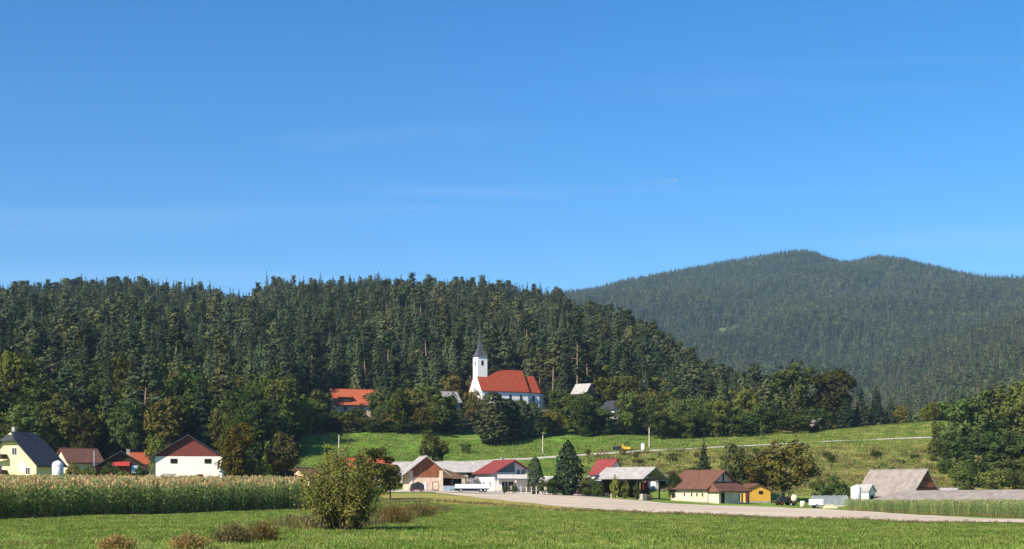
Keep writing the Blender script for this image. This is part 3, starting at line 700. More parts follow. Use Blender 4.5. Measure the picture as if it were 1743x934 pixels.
# --- brown roofed barn with porch
h, rf = gable_house('cream_barn', 'cream barn with brown tiled roof and porch before the brown tree', 'barn', 1231, 258, 8.6, 9.0, 2.9, 2.9, 41, 'cream', 'brown_roof', gable='pink', over=.7, gov=.6,
    wins=[('l', y_, 1.55, .35, .65, 'cream', 'dark') for y_ in (1.2, 2.5, 3.8, 5.6)])
MB().box(-.12, .12, -.14, -.004, 2.6, 5.6).build('king_post', M['darkwood'], h)
pr = MB()
pr.slab([(-4.6, -2.9, 2.0), (4.6, -2.9, 2.0), (3.4, -.01, 3.75), (-3.4, -.01, 3.75)], .16)
pr.slab([(-4.6, -.01, 2.0), (-4.6, -2.9, 2.0), (-3.4, -.01, 3.75)], .16); pr.slab([(4.6, -2.9, 2.0), (4.6, -.01, 2.0), (3.4, -.01, 3.75)], .16)
pr.build('porch_roof', M['brown_roof'], h)
MB().box(-4.1, 1.4, -2.5, -.004, -.6, 2.02).build('porch_wall', M['cream'], h)
dd = MB().box(-3.5, -2.6, -2.54, -2.503, 0, 1.9).build('door', M['dark'], h)
MB().box(-2.2, -1.0, -2.56, -2.503, .3, 1.7).build('door', M['post'], h)
for xx in (1.6, 2.4, 4.2): MB().box(xx-.13, xx+.13, -2.6, -2.34, -.5, 2.05).build('post', M['concrete'], h)

h, rf = gable_house('yellow_shed', 'small orange-yellow shed beside the cream barn', 'shed', 1290, 268, 5.4, 5.0, 2.4, 1.0, 18, 'orange', 'brown_roof', over=.4, gov=.3, wins=[('f', .6, 2.0, .65, .4, 'darkwood', 'dark')])
MB().box(-2.6, -1.9, -.06, -.004, 0, 1.9).build('door', M['machine_red'], h)

# --- tractor, trailer, polytunnel
p = at(1338, 252); r = empty('tractor', p, R_(25)); tag(r, 'dark old tractor parked under the brown tree', 'tractor')
MB().prism_y([(-1.9, .75), (.1, .75), (.1, 1.55), (-1.7, 1.45)], -.36, .36).build('hood', M['metal_dark'], r)
MB().box(-.1, 1.3, -.45, .45, .6, 1.15).build('body', M['metal_dark'], r)
cb = MB()
for xx in (.1, 1.35):
    for yy in (-.62, .62): cb.box(xx-.04, xx+.04, yy-.04, yy+.04, 1.1, 2.35)
cb.box(-.1, 1.55, -.75, .75, 2.35, 2.47); cb.build('cab_frame', M['metal_dark'], r)
MB().box(.5, .95, -.25, .25, 1.15, 1.5).build('seat', M['rubber'], r)
MB().tube((-1.1, .2, 1.5), (-1.1, .2, 2.2), .04, .04, 6).build('exhaust', M['metal_dark'], r)
for yy in (-.75, .75): wheel(r, 1.0, yy, .75, .75, .38, 'machine_red'); wheel(r, -1.4, yy*.85, .42, .42, .22, 'machine_red')
for yy in (-.75, .75): MB().prism_y([(.2, 1.45), (.35, 1.6), (1.65, 1.6), (1.8, 1.45)], yy-.2, yy+.2).build('fender', M['machine_red'], r)
p = at(1352, 250); r = empty('cement_mixer', p, R_(-20)); tag(r, 'small cement mixer with tan drum right of the tractor', 'mixer')
MB().lathe([(.2, .7), (.55, 1.0), (.6, 1.5), (.35, 2.0), (.3, 2.0)], 14).build('drum', M['cream'], r)
MB().tube((-.5, 0, .3), (0, 0, .75), .06, .06, 6).tube((.6, 0, .1), (0, 0, .75), .05, .05, 6).build('stand', M['metal_dark'], r)
for yy in (-.4, .4): wheel(r, -.5, yy, .28, .28, .12)
p = at(1366, 240); r = empty('water_barrel', p); tag(r, 'pale open barrel between cement mixer and white trailer', 'barrel')
MB().lathe([(.38, 0), (.45, .5), (.4, 1.1), (.34, 1.1), (.36, .9)], 14).build('barrel', M['cream'], r)
p = at(1389, 232); r = empty('box_trailer', p, R_(8)); tag(r, 'small white box trailer in front of the polytunnel', 'trailer')
MB().box(-1.0, 1.0, -.65, .65, .5, 1.5).build('box', M['plastic_white'], r)
MB().box(-.95, .95, -.5, .5, .38, .49).build('chassis', M['metal_dark'], r)
MB().tube((1.0, 0, .45), (2.0, 0, .4), .05, .05, 6).build('drawbar', M['zinc'], r)
for yy in (-.7, .7): wheel(r, -.1, yy, .32, .32, .18)
p = at(1412, 246); r = empty('polytunnel', p, R_(8)); tag(r, 'small clear film polytunnel with hoops beside the corn', 'greenhouse')
n = 14; Ln = 6.0; rad = 1.55
def arch(rr, k): a = math.pi*k/n; return (math.cos(a)*rr, math.sin(a)*rr*1.25)
mb = MB(); v = []
for xx in (-Ln/2, Ln/2):
    for k in range(n+1): c = arch(rad, k); v.append((xx, c[0], c[1]))
mb.add(v, [(k, k+1, k+n+2, k+n+1) for k in range(n)], True); mb.add(v[:n+1], [tuple(range(n+1))]); mb.add(v[n+1:], [tuple(range(n, -1, -1))])
mb.build('film', M['film'], r)
for xx in np.linspace(-Ln/2, Ln/2, 6):
    mb = MB()
    for k in range(n):
        a, b = arch(rad+.03, k), arch(rad+.03, k+1); mb.tube((xx, *a), (xx, *b), .035, .035, 5, False)
    mb.build('hoop', M['zinc'], r)
MB().box(-Ln/2, Ln/2, -rad-.08, -rad+.02, -.3, .2).box(-Ln/2, Ln/2, rad-.02, rad+.08, -.3, .2).build('base_board', M['post'], r)
p = at(1414, 228); mb = MB()
nh = 8
for j in range(nh):
    for i in range(nh):
        u, v_ = i/(nh-1)*2-1, j/(nh-1)*2-1
        mb.v.append((u*1.3, v_*.8, .8*(max(0, 1-u*u)*max(0, 1-v_*v_))**.6*(.7+.6*random.random())-.08))
mb.f = [(j*nh+i, j*nh+i+1, (j+1)*nh+i+1, (j+1)*nh+i) for j in range(nh-1) for i in range(nh-1)]; mb.sm = [False]*len(mb.f)
o = mb.build('sand_heap', M['straw'], None); o.location = p; tag(o, 'small pale yellow heap beside the corn end of the polytunnel', 'heap')

# --- right: big barn, silo and long low barn
h, rf = gable_house('great_barn', 'big old barn with patched grey roof and reddish plank gable', 'barn', 1577, 246, 6.7, 13.2, 2.4, 4.0, 31, 'oldwood', 'old_roof', gable='wood', over=.6, gov=.35)
for zz in (3.3, 4.6): MB().box(-3.1+(zz-2.4)*.84, 3.1-(zz-2.4)*.84, -.10, -.004, zz, zz+.16).build('beam', M['darkwood'], h)
window(h, 'f', -.5, 1.0, 2.2, 2.0, 6.7, 10, 'oldwood', 'dark', name='door')
silo('tall white feed silo left of the big grey-roofed barn', 1457, 234, 0.85, 1.2, 3.3, 0.4)
gable_house('small_tin_shed', 'narrow shed with pale tin roof between silo and big barn', 'shed', 1484, 243, 2.2, 3.0, 2.7, 1.0, 45, 'white', 'grey_roof', over=.2, gov=.2, doors=[('f', 0, 0, .9, 1.9)])
a_, b_ = at(1870, 206), at(1496, 226)
ax = Vector((b_.x-a_.x, b_.y-a_.y, 0)); Ll = ax.length
r = empty('long_low_barn', a_, math.atan2(-ax.x, ax.y)); tag(r, 'long low barn with grey-brown roof behind the right-hand corn', 'barn')
MB().box(-4.2, 4.2, 0, Ll, -1.5, 1.5).build('wall', M['oldwood'], r)
mb = MB(); e_ = 4.7; hz, he = 3.35, 1.5
mb.slab([(-e_, -.4, he), (0, -.4, hz), (0, Ll-4.0, hz-.35), (-e_, Ll+.4, he-.2)], -.18); mb.slab([(0, -.4, hz), (e_, -.4, he), (e_, Ll+.4, he-.2), (0, Ll-4.0, hz-.35)], -.18)
mb.slab([(-e_, Ll+.4, he-.2), (0, Ll-4.0, hz-.35), (e_, Ll+.4, he-.2)], -.18)
mb.build('roof', M['old_roof'], r)
MB().prism_y([(-4.2, 1.501), (4.2, 1.501), (0, 3.1)], -.02, .1).build('gable', M['oldwood'], r)
for k in range(8): MB().box(-4.26, -4.204, 3+k*3.8, 4.2+k*3.8, .5, 1.1).build('window', M['glass'], r)
gable_house('distant_tin_shed', 'small tin roof peeping over the long low barn', 'shed', 1627, 262, 3.0, 3.5, 2.4, .6, 60, 'concrete', 'grey_roof', doors=[('f', 0, 0, .9, 1.9)])

# --- church on its terrace
cp = at(809, 447); ch = empty('church', (cp.x, cp.y, 27.2), R_(27)); tag(ch, 'white hilltop church with pointed grey spire and red roof', 'church')
# local x runs from the tower end to the apse, south side is -y
NW, NL, NE, NR, TW = 4.5, 16.6, 6.3, 12.7, 1.7
tx0, tx1 = 0.3, 3.4
MB().box(0, NL, -NW, NW, -4, NE).build('nave_wall', M['churchwhite'], ch)
def zr_(y): return NE + (NR-NE)*(1-abs(y)/NW)
g = MB(); v = [(-.001, -NW, NE), (-.001, NW, NE), (-.001, TW, zr_(TW)), (-.001, -TW, zr_(TW))]
g.add(v + [(.5, y, z) for _, y, z in v], [(0, 3, 2, 1), (4, 5, 6, 7), (0, 4, 7, 3), (1, 2, 6, 5)]); g.build('west_gable', M['churchwhite'], ch)
tw = MB().box(tx0-.3, tx1, -TW, TW, -4, 17.0).build('tower', M['churchwhite'], ch)
rf = MB(); o_ = .45; ze = NE - o_*(NR-NE)/NW + .03
up = Vector((0, 0, .03))
for sg in (-1, 1):
    pts = [(-.25, sg*(NW+o_), ze), (NL+.2, sg*(NW+o_), ze), (NL+.2, 0, NR+.03), (7.0, 0, NR+.03), (tx1+.05, sg*TW*1.0, zr_(TW)+.03), (-.25, sg*TW, zr_(TW)+.03)]
    if sg > 0: pts = pts[::-1]
    rf.slab(pts, .2)
rf.slab([(7.0, 0, NR+.03), (tx1+.05, TW, zr_(TW)+.03), (tx1+.05, -TW, zr_(TW)+.03)], .2)
rf.build('nave_roof', M['red_roof'], ch)
MB().slab([(NL, -NW, NE), (NL, NW, NE), (NL, 0, NR)], .12).build('east_gable', M['churchwhite'], ch)
# chancel with three-sided apse
cw, cl, ce, cr = 3.5, 4.5, 6.0, 11.2
foot = [(NL+.14, -cw), (NL+cl, -cw), (NL+cl+2.6, -1.5), (NL+cl+2.6, 1.5), (NL+cl, cw), (NL+.14, cw)]
mb = MB(); nf = len(foot); mb.add([(x, y, -4) for x, y in foot] + [(x, y, ce) for x, y in foot], [(i, (i+1) % nf, (i+1) % nf+nf, i+nf) for i in range(nf)] + [tuple(range(nf, 2*nf))]); mb.build('chancel_wall', M['churchwhite'], ch)
ft = [(NL+.15, -cw-.4), (NL+cl+.1, -cw-.4), (NL+cl+3.05, -1.65), (NL+cl+3.05, 1.65), (NL+cl+.1, cw+.4), (NL+.15, cw+.4)]
zc = ce-.35; apex = (NL+cl-.2, 0, cr); back = (NL+.15, 0, cr)
mb = MB()
mb.slab([(*ft[0], zc), (*ft[1], zc), apex, back], .18)
for i in (1, 2, 3): mb.slab([(*ft[i], zc), (*ft[i+1], zc), apex], .18)
mb.slab([(*ft[4], zc), (*ft[5], zc), back, apex], .18); mb.build('chancel_roof', M['red_roof'], ch)
mb = MB().tube(apex, (*ft[1], zc+.15), .13, .13, 6).tube(apex, (*ft[2], zc+.15), .13, .13, 6).tube((7, 0, NR+.2), (NL+.2, 0, NR+.2), .14, .14, 6).tube(back, apex, .14, .14, 6); mb.build('ridge_tiles', M['orange_roof'], ch)
cxm = (tx0-.35+tx1)/2
sp = MB(); prof = [(2.95, 16.95), (2.4, 17.35), (1.5, 18.5), (.92, 20.0), (.55, 21.8), (.28, 23.8), (.08, 26.0)]
sp.lathe(prof, 4, (cxm, 0), math.pi/4, smooth=False); s_o = sp.build('spire', M['spire'], ch)
MB().lathe([(.03, 25.8), (.22, 26.1), (.22, 26.3), (.03, 26.5)], 10, (cxm, 0)).box(cxm-.05, cxm+.05, -.05, .05, 26.3, 27.8).box(cxm-.45, cxm+.45, -.04, .04, 27.2, 27.32).build('cross', M['spire'], s_o)
def arch_win(parent, x, y, z, w, hh, face, pane='dark'):
    pts = [(-w/2, 0), (w/2, 0), (w/2, hh)] + [(w/2*math.cos(a), hh+w/2*math.sin(a)) for a in np.linspace(0, math.pi, 7)[1:-1]] + [(-w/2, hh)]
    mb = MB()
    if face == 's': mb.slab([(x+u, y-.004, z+v_) for u, v_ in pts], .04)
    else: mb.slab([(x-.004, y-u, z+v_) for u, v_ in pts], .04)
    return mb.build('window', M[pane], parent)
arch_win(tw, cxm, -TW, 14.0, .75, 1.3, 's'); arch_win(tw, tx0-.35, 0, 14.0, .75, 1.3, 'w')
for xx in (6.5, 10.2, 14): arch_win(ch, xx, -NW, 2.6, .9, 1.9, 's', 'glass')
arch_win(ch, NL+2.4, -cw, 2.6, .8, 1.8, 's', 'glass')
MB().box(-.06, -.004, -.7, .7, 0, 2.6).build('door', M['darkwood'], ch)

# --- houses among the trees on the church hill
h, rf = gable_house('red_roofed_house', 'large house with orange-red roof and dormer half hidden by trees', 'house', 566, 425, 9, 13.5, 5.4, 4.2, -72, 'cream', 'orange_roof', over=.8, gov=.7,
    wins=[('r', 3, 3.6, 1.2, 1.2), ('r', 8, 3.6, 1.2, 1.2), ('f', 0, 6.2, 1.2, 1.2), ('r', 11, 3.6, 1.2, 1.2)], z0=22.5)
dm = MB().box(2.6, 4.6, 1.0, 4.6, 5.6, 7.0).build('dormer', M['darkwood'], h); MB().slab([(4.9, .6, 7.0), (4.9, 5.0, 7.0), (1.4, 5.0, 8.3), (1.4, .6, 8.3)], .15).build('dormer_roof', M['orange_roof'], dm)
gable_house('rear_red_house', 'second orange-red roof right behind the large dormer house', 'house', 612, 440, 7, 8, 5.2, 3.2, -75, 'white', 'orange_roof', z0=23.5, wins=[('r', 3, 3.6, 1, 1.2)])
gable_house('hidden_white_house', 'white house wall glimpsed through trees left of the red roofs', 'house', 505, 432, 7, 8, 5.0, 3.0, -20, 'white', 'slate', z0=23.0, wins=[('f', -1.5, 3.4, 1, 1.2), ('f', 1.5, 3.4, 1, 1.2)])
gable_house('grey_roofed_house', 'small house with pale grey roof left of the church', 'house', 752, 425, 5.0, 5.0, 4.4, 2.8, -55, 'concrete', 'grey_roof', z0=24.2, wins=[('r', 3, 2.6, .9, 1.1)])
gable_house('pale_roofed_cottage', 'cottage with bright pale roof and brown gable right of the church', 'cottage', 1004, 440, 4.6, 5.0, 4.0, 2.6, 52, 'oldwood', 'grey_roof', z0=28.2, wins=[('f', 0, 3.0, .9, 1.0)])
gable_house('shaded_white_house', 'white walled house screened by tree trunks on the hill right of church', 'house', 1058, 430, 6, 7, 4.6, 2.4, 35, 'white', 'slate', z0=22.0, wins=[('l', 2, 3.2, 1, 1.2), ('l', 5.5, 3.2, 1, 1.2), ('f', -1, 3.2, 1, 1.2)])
gable_house('hill_hut', 'small pale hut glimpsed through the brown tree on the right crest', 'hut', 1391, 424, 3, 3, 3.0, 1.2, 20, 'white', 'old_roof', wins=[('f', 0, 2, .8, .8)], dz=2.2)

# --- roadside things on the hill road
def pole(px, d, hh, label, m='post', rad=.11):
    p = at(px, d); r = empty('utility_pole', p); tag(r, label, 'pole')
    MB().tube((0, 0, -.5), (0, 0, hh), rad, rad*.7, 8).build('shaft', M[m], r)
    MB().lathe([(rad*.75, hh), (rad*.8, hh+.06), (.01, hh+.16)], 8).build('cap', M['zinc'], r)
pole(577, 330, 5.6, 'pale pole on the green bank behind the big bush', 'post', .16); pole(1105, 356, 5.2, 'pale wooden pole above the gravel road right of the white box', 'post', .15); pole(924, 345, 4.6, 'pale pole on the bank below the church trees', 'post', .13)
for k, (px, d) in enumerate(((1046.5, 347), (1054, 347))):
    p = at(px, d); r = empty('waste_bin', p, R_(10)); tag(r, ['dark wheeled waste bin farthest from the yellow digger', 'dark wheeled waste bin nearest the yellow digger'][k], 'bin')
    MB().prism_y([(-.42, .1), (.42, .1), (.5, 1.15), (-.5, 1.15)], -.4, .4).build('body', M['metal_dark'], r); MB().box(-.55, .55, -.45, .45, 1.16, 1.26).build('lid', M['teal'], r)
    for yy in (-.3, .3): wheel(r, .3, yy, .12, .12, .08)
p = at(1066.5, 346); r = empty('mini_digger', p, R_(5)); tag(r, 'small yellow digger standing on the hill road edge', 'digger')
MB().box(-.8, .8, -.5, .5, .45, 1.05).build('body', M['machine_yellow'], r)
MB().box(-.9, .9, -.7, -.35, .02, .42).build('track', M['rubber'], r); MB().box(-.9, .9, .35, .7, .02, .42).build('track', M['rubber'], r)
mb = MB()
for xx in (-.3, .5):
    for yy in (-.4, .4): mb.box(xx-.04, xx+.04, yy-.04, yy+.04, 1.05, 2.1)
mb.box(-.4, .6, -.48, .48, 2.1, 2.2); mb.build('canopy', M['metal_dark'], r)
MB().tube((-.75, 0, .9), (-.95, 0, 1.7), .09, .08, 6).tube((-.95, 0, 1.7), (-1.15, 0, .6), .08, .06, 6).build('arm', M['machine_yellow'], r); MB().prism_y([(-1.45, .1), (-1.0, .1), (-.98, .5), (-1.25, .55)], -.25, .25).build('bucket', M['metal_dark'], r)
p = at(1094, 347); r = empty('roadside_box', p, R_(10)); tag(r, 'upright white cabinet beside the gravel hill road', 'cabinet')
MB().box(-.35, .35, -.3, .3, .08, 1.75).build('cabinet', M['plastic_white'], r); MB().box(-.42, .42, -.36, .36, 1.76, 1.86).build('cap', M['concrete'], r); MB().box(-.3, .3, -.325, -.304, .2, 1.65).build('door', M['frame'], r)
for k, (px, hh) in enumerate(((1566, 1.5), (1597, 1.9), (1605, 1.9))):
    pass

# ------------------------------------------------------------------ plants
def cards(P, Nn, size, asp=1.0, r=None):
    """Leaf quads: centres P, normals Nn, half sizes."""
    r = r or rng
    n = len(P)
    Nn = Nn / (np.linalg.norm(Nn, axis=1, keepdims=True) + 1e-9)
    a = np.cross(Nn, r.normal(size=(n, 3))); a /= np.linalg.norm(a, axis=1, keepdims=True) + 1e-9
    b = np.cross(Nn, a)
    s = np.asarray(size).reshape(-1, 1) * np.ones((n, 1)); t = s * asp
    j = lambda: r.uniform(0.75, 1.25, (n, 1))
    V = np.stack([P - a*s*j(), P - b*t*j(), P + a*s*j(), P + b*t*j()], 1).reshape(-1, 3)
    return V, np.arange(4*n).reshape(-1, 4)

def join(parts):
    """parts: list of (V, Q, material index)."""
    Vs, Qs, Ms, o = [], [], [], 0
    for V, Q, m in parts:
        Vs.append(np.asarray(V, dtype=float)); Qs.append(np.asarray(Q)+o); Ms.append(np.full(len(Q), m)); o += len(V)
    return np.concatenate(Vs), np.concatenate(Qs), np.concatenate(Ms)

def tube_q(pts, rad, n=6):
    pts = np.asarray(pts, float); V = []
    for k in range(len(pts)):
        d = pts[min(k+1, len(pts)-1)] - pts[max(k-1, 0)]; d /= np.linalg.norm(d)+1e-9
        a = np.cross(d, [0.31, 0.95, 0.05]); a /= np.linalg.norm(a)+1e-9; b = np.cross(d, a)
        for i in range(n):
            t = 2*math.pi*i/n; V.append(pts[k] + (a*math.cos(t) + b*math.sin(t))*rad[k])
    Q = [(k*n+i, k*n+(i+1) % n, (k+1)*n+(i+1) % n, (k+1)*n+i) for k in range(len(pts)-1) for i in range(n)]
    return np.array(V), np.array(Q)

def rnd_dirs(n, r):
    v = r.normal(size=(n, 3)); return v/np.linalg.norm(v, axis=1, keepdims=True)

def broadleaf(seed, H=14.0, Rx=5.0, base=0.14, ncl=64, per=46, leaf=0.40, cr=(1.0, 1.7), shell=0.55, top=1.0):
    r = np.random.default_rng(seed)
    zc = H*(base + (1-base)/2); Rz = H*(1-base)/2
    C = rnd_dirs(ncl, r) * (r.uniform(shell, 1.0, (ncl, 1))**0.7)
    lob = 1 + 0.22*np.sin(C[:, 0]*4+seed) + 0.18*np.sin(C[:, 1]*5+seed*2) + .14*np.sin(C[:, 2]*6+seed*1.7)
    C = C*lob[:, None]
    low = C[:, 2] < -.25; C[low, :2] *= 0.85
    rad = r.uniform(*cr, ncl)
    C = C * np.array([Rx-cr[0]*.8, Rx-cr[0]*.8, Rz-cr[0]*.7]) + np.array([0, 0, zc])
    P, N = [], []
    for c, q in zip(C, rad):
        d = rnd_dirs(per, r); rr = r.uniform(0.55, 1.05, (per, 1))
        P.append(c + d*rr*q*np.array([1, 1, .85])); N.append(d*1.2 + np.array([0, 0, .2]) + r.normal(size=(per, 3))*.35)
    # loose outer sprigs break the outline
    ns = ncl*5; d = rnd_dirs(ns, r); k = r.integers(0, ncl, ns)
    P.append(C[k] + d*rad[k][:, None]*r.uniform(1.0, 1.4, (ns, 1))); N.append(d + r.normal(size=(ns, 3))*.6)
    P, N = np.concatenate(P), np.concatenate(N)
    crown = cards(P, N, r.uniform(.55, 1.2, len(P))*leaf, .7, r)
    tr = []
    tp = [(0, 0, -.8), (.1, 0, H*base), (.05, .1, H*.45), (0, .1, H*.72)]
    tr.append((*tube_q(tp, [H*.026, H*.021, H*.014, H*.005]), 0))
    for i in range(7):
        c = C[r.integers(0, ncl)]; z0 = r.uniform(H*base*.9, H*.5)
        tr.append((*tube_q([(0, 0, z0), (c[0]*.5, c[1]*.5, z0*.5+c[2]*.5), c], [H*.010, H*.007, H*.002], 5), 0))
    V, Q, _ = join(tr)
    return crown, (V, Q)

def spruce(seed, H=24.0, Rb=3.5, tiers=13, n=1150, low=.05, size=.50):
    """Spruce: tiers of drooping boughs as needle-clump quads over a notched cone, open at the tips."""
    r = np.random.default_rng(seed)
    z = 1 - np.sqrt(r.uniform(0.0008, 1, n))*(1-low); a = r.uniform(0, 6.283, n)
    nb = 7 + (np.floor(z*tiers) % 3)
    bough = .5 + .5*np.cos(a*nb + np.floor(z*tiers)*2.1 + seed)                    # boughs around the stem
    ph = (z*tiers) % 1.0                                                           # 0 at the tip of a tier, 1 at its top
    env = Rb*(1-z)**.82*(1 + .13*np.sin(z*9+seed) + .10*np.sin(a*2+seed*1.3)) + .12
    rad = env*(1.08 - .42*ph)*(.70 + .42*bough)*r.uniform(.62, 1.04, n)
    P = np.stack([np.cos(a)*rad, np.sin(a)*rad, z*H - .25*rad], 1)
    N = np.stack([np.cos(a)*.9, np.sin(a)*.9, .55+0*a], 1) + r.normal(size=(n, 3))*.33
    s_ = size*r.uniform(.6, 1.25, n)*(.35+.75*(1-z)**.5)
    V, Q = cards(P, N, s_, .75, r)
    lead = np.array([[0, 0, H+.2], [.22, 0, H-1.0], [0, 0, H-1.9], [-.22, 0, H-1.0], [0, 0, H+.2], [0, .22, H-1.0], [0, 0, H-1.9], [0, -.22, H-1.0]])
    V2, Q2, _ = join([(V, Q, 0), (lead, np.arange(8).reshape(-1, 4), 0)])
    return (V2, Q2), tube_q([(0, 0, -.8), (0, 0, H*.5), (0, 0, H*.97)], [.30, .20, .03])

def pine(seed, H=24.0, Rc=3.2, bare=.56, ncl=26, per=36):
    r = np.random.default_rng(seed); P, N = [], []; tr = []
    lean = r.normal(size=2)*.5
    def ax(z): return np.array([lean[0]*(z/H)**2, lean[1]*(z/H)**2, z])
    tr.append((*tube_q([ax(-.8), ax(H*.3), ax(H*.6), ax(H*.96)], [.30, .25, .18, .04]), 0))
    for i in range(ncl):
        w = (i+.5)/ncl; z = H*(bare + (1.0-bare)*w)
        rr = Rc*math.sin(min(1, .25+w*.9)*math.pi)**.6*r.uniform(.35, 1.0) if w < .93 else .2
        a = r.uniform(0, 6.28); c = ax(z) + np.array([math.cos(a)*rr, math.sin(a)*rr, r.uniform(-.4, .4)])
        q = r.uniform(.95, 1.75)
        d = rnd_dirs(per, r); P.append(c + d*r.uniform(.4, 1.05, (per, 1))*q*np.array([1.1, 1.1, .75])); N.append(d*1.2 + np.array([0, 0, .3]) + r.normal(size=(per, 3))*.35)
        tr.append((*tube_q([ax(z-.5), c], [.08, .03], 4), 0))
    for i in range(3):                                           # a few dead snags on the bare stem
        z = H*r.uniform(.3, bare); a = r.uniform(0, 6.28); tr.append((*tube_q([ax(z), ax(z)+np.array([math.cos(a), math.sin(a), .2])*1.1], [.05, .015], 4), 0))
    P, N = np.concatenate(P), np.concatenate(N)
    crown = cards(P, N, r.uniform(.25, .55, len(P)), .7, r)
    V, Q, _ = join(tr)
    return crown, (V, Q)

def columnar(seed, H=8.0, Rx=1.4, n=1500, leaf=.2, tip=.6):
    r = np.random.default_rng(seed)
    z = r.uniform(.02, 1, n); a = r.uniform(0, 6.28, n)
    prof = (np.clip(z*4, 0, 1)**.5)*(1-np.clip((z-.35)/.65, 0, 1)**2)**tip
    rr = Rx*prof*(.75+.25*np.sin(a*3+z*9+seed)*.6+r.uniform(-.1, .2, n))
    P = np.stack([np.cos(a)*rr, np.sin(a)*rr, z*H], 1); N = np.stack([np.cos(a), np.sin(a), .25+0*a], 1) + r.normal(size=(n, 3))*.45
    return cards(P, N, r.uniform(.6, 1.3, n)*leaf, .8, r), tube_q([(0, 0, -.5), (0, 0, H*.85)], [.16, .03])

def far_cone(seed, H=24.0, Rb=3.4, n=120):
    c, t = spruce(seed, H, Rb, 8, n, .04, 1.35)
    return c, tube_q([(0, 0, -1), (0, 0, H*.9)], [.3, .05], 4)

def proto_meshes(kind, makers, leafm, barkm):
    out = []
    for k, (crown, trunk) in enumerate(makers):
        cm = np_mesh(kind+'_crown', *crown, [leafm]); tm = np_mesh(kind+'_trunk', *trunk, [barkm])
        V, Q, mi = join([(*crown, 0), (*trunk, 1)]); jm = np_mesh(kind+'_whole', V, Q, [leafm, barkm], mi)
        out.append((cm, tm, jm))
    return out
PM = {
 'spruce': proto_meshes('spruce', [spruce(10+i, 24, [3.2, 3.7, 4.1, 3.4][i], low=[.05, .10, .05, .2][i]) for i in range(4)], M['spruce'], M['bark']),
 'pine': proto_meshes('pine', [pine(30+i, 24, [3.0, 3.4, 2.7, 3.6][i], [.36, .5, .58, .3][i]) for i in range(4)], M['pine'], M['pinebark']),
 'broad': proto_meshes('broad', [broadleaf(50+i, 14, [4.6, 5.2, 4.2, 5.4, 4.8, 3.8][i], [.12, .16, .10, .14, .08, .12][i]) for i in range(6)], M['leaf'], M['bark']),
 'bushtree': proto_meshes('bush_tree', [broadleaf(60+i, 12, [3.8, 4.4, 3.4, 4.0][i], .01, 58, 46, .36, (.9, 1.5), .5) for i in range(4)], M['leaf'], M['bark']),
 'shrub': proto_meshes('shrub', [broadleaf(70+i, 4, 2.4, .02, 34, 60, .17, (.45, .8), .35) for i in range(3)], M['leaf'], M['bark']),
 'col': proto_meshes('columnar', [columnar(80+i, 8, 1.5, 1700, .2, [.6, .9, .5][i]) for i in range(3)], M['spruce'], M['bark']),
 'farcone': proto_meshes('far_conifer', [far_cone(90+i, 24, [3.2, 3.8, 4.2][i]) for i in range(3)], M['far_spruce'], M['bark']),
 'farbroad': proto_meshes('far_broadleaf', [broadleaf(95+i, 18, 4.8, .08, 16, 13, .95, (1.5, 2.2), .4) for i in range(3)], M['far_leaf'], M['bark']),
 'farpine': proto_meshes('far_pine', [pine(99+i, 24, 3.6, .5, 11, 12) for i in range(2)], M['pine'], M['pinebark']),
}
BASE = {'spruce': (24, 3.7), 'pine': (24, 3.2), 'broad': (14, 4.9), 'shrub': (4, 2.5), 'bushtree': (12, 4.1), 'col': (8, 1.5)}
NAMES = {'spruce': 'spruce_tree', 'pine': 'pine_tree', 'broad': 'broadleaf_tree', 'shrub': 'shrub', 'bushtree': 'broadleaf_tree', 'col': 'columnar_conifer'}

def plant(kind, loc, hgt, wid, label, cat, group=None, tint=(1, 1, 1), var=None, name=None, rz=None):
    pm = PM[kind]; cm, tm, _ = pm[(random.randrange(len(pm)) if var is None else var)]
    r = empty(name or NAMES[kind], loc, random.uniform(0, 6.28) if rz is None else rz)
    bh, bw = BASE[kind]; sx = wid/(2*bw)
    r.scale = (sx, sx, hgt/bh)
    tag(r, label, cat, group)
    c = bpy.data.objects.new('crown', cm); t = bpy.data.objects.new('trunk', tm)
    for o in (c, t): COL.objects.link(o); o.parent = r
    c.color = (*tint, 1)
    return r

def put(kind, px, d, top, wpx, label, tint=(1, 1, 1), cat=None, var=None, dz=0.0, group=None):
    """Plant in the photo's column px at distance d, as tall as the photo's row `top` asks and wpx pixels wide."""
    p = at(px, d); p.z += dz
    hgt = max(.8, zy(top, d) - p.z)
    plant(kind, p, hgt, wpx*d/F, label, cat or ('shrub' if kind == 'shrub' else 'tree'), group, tint, var)

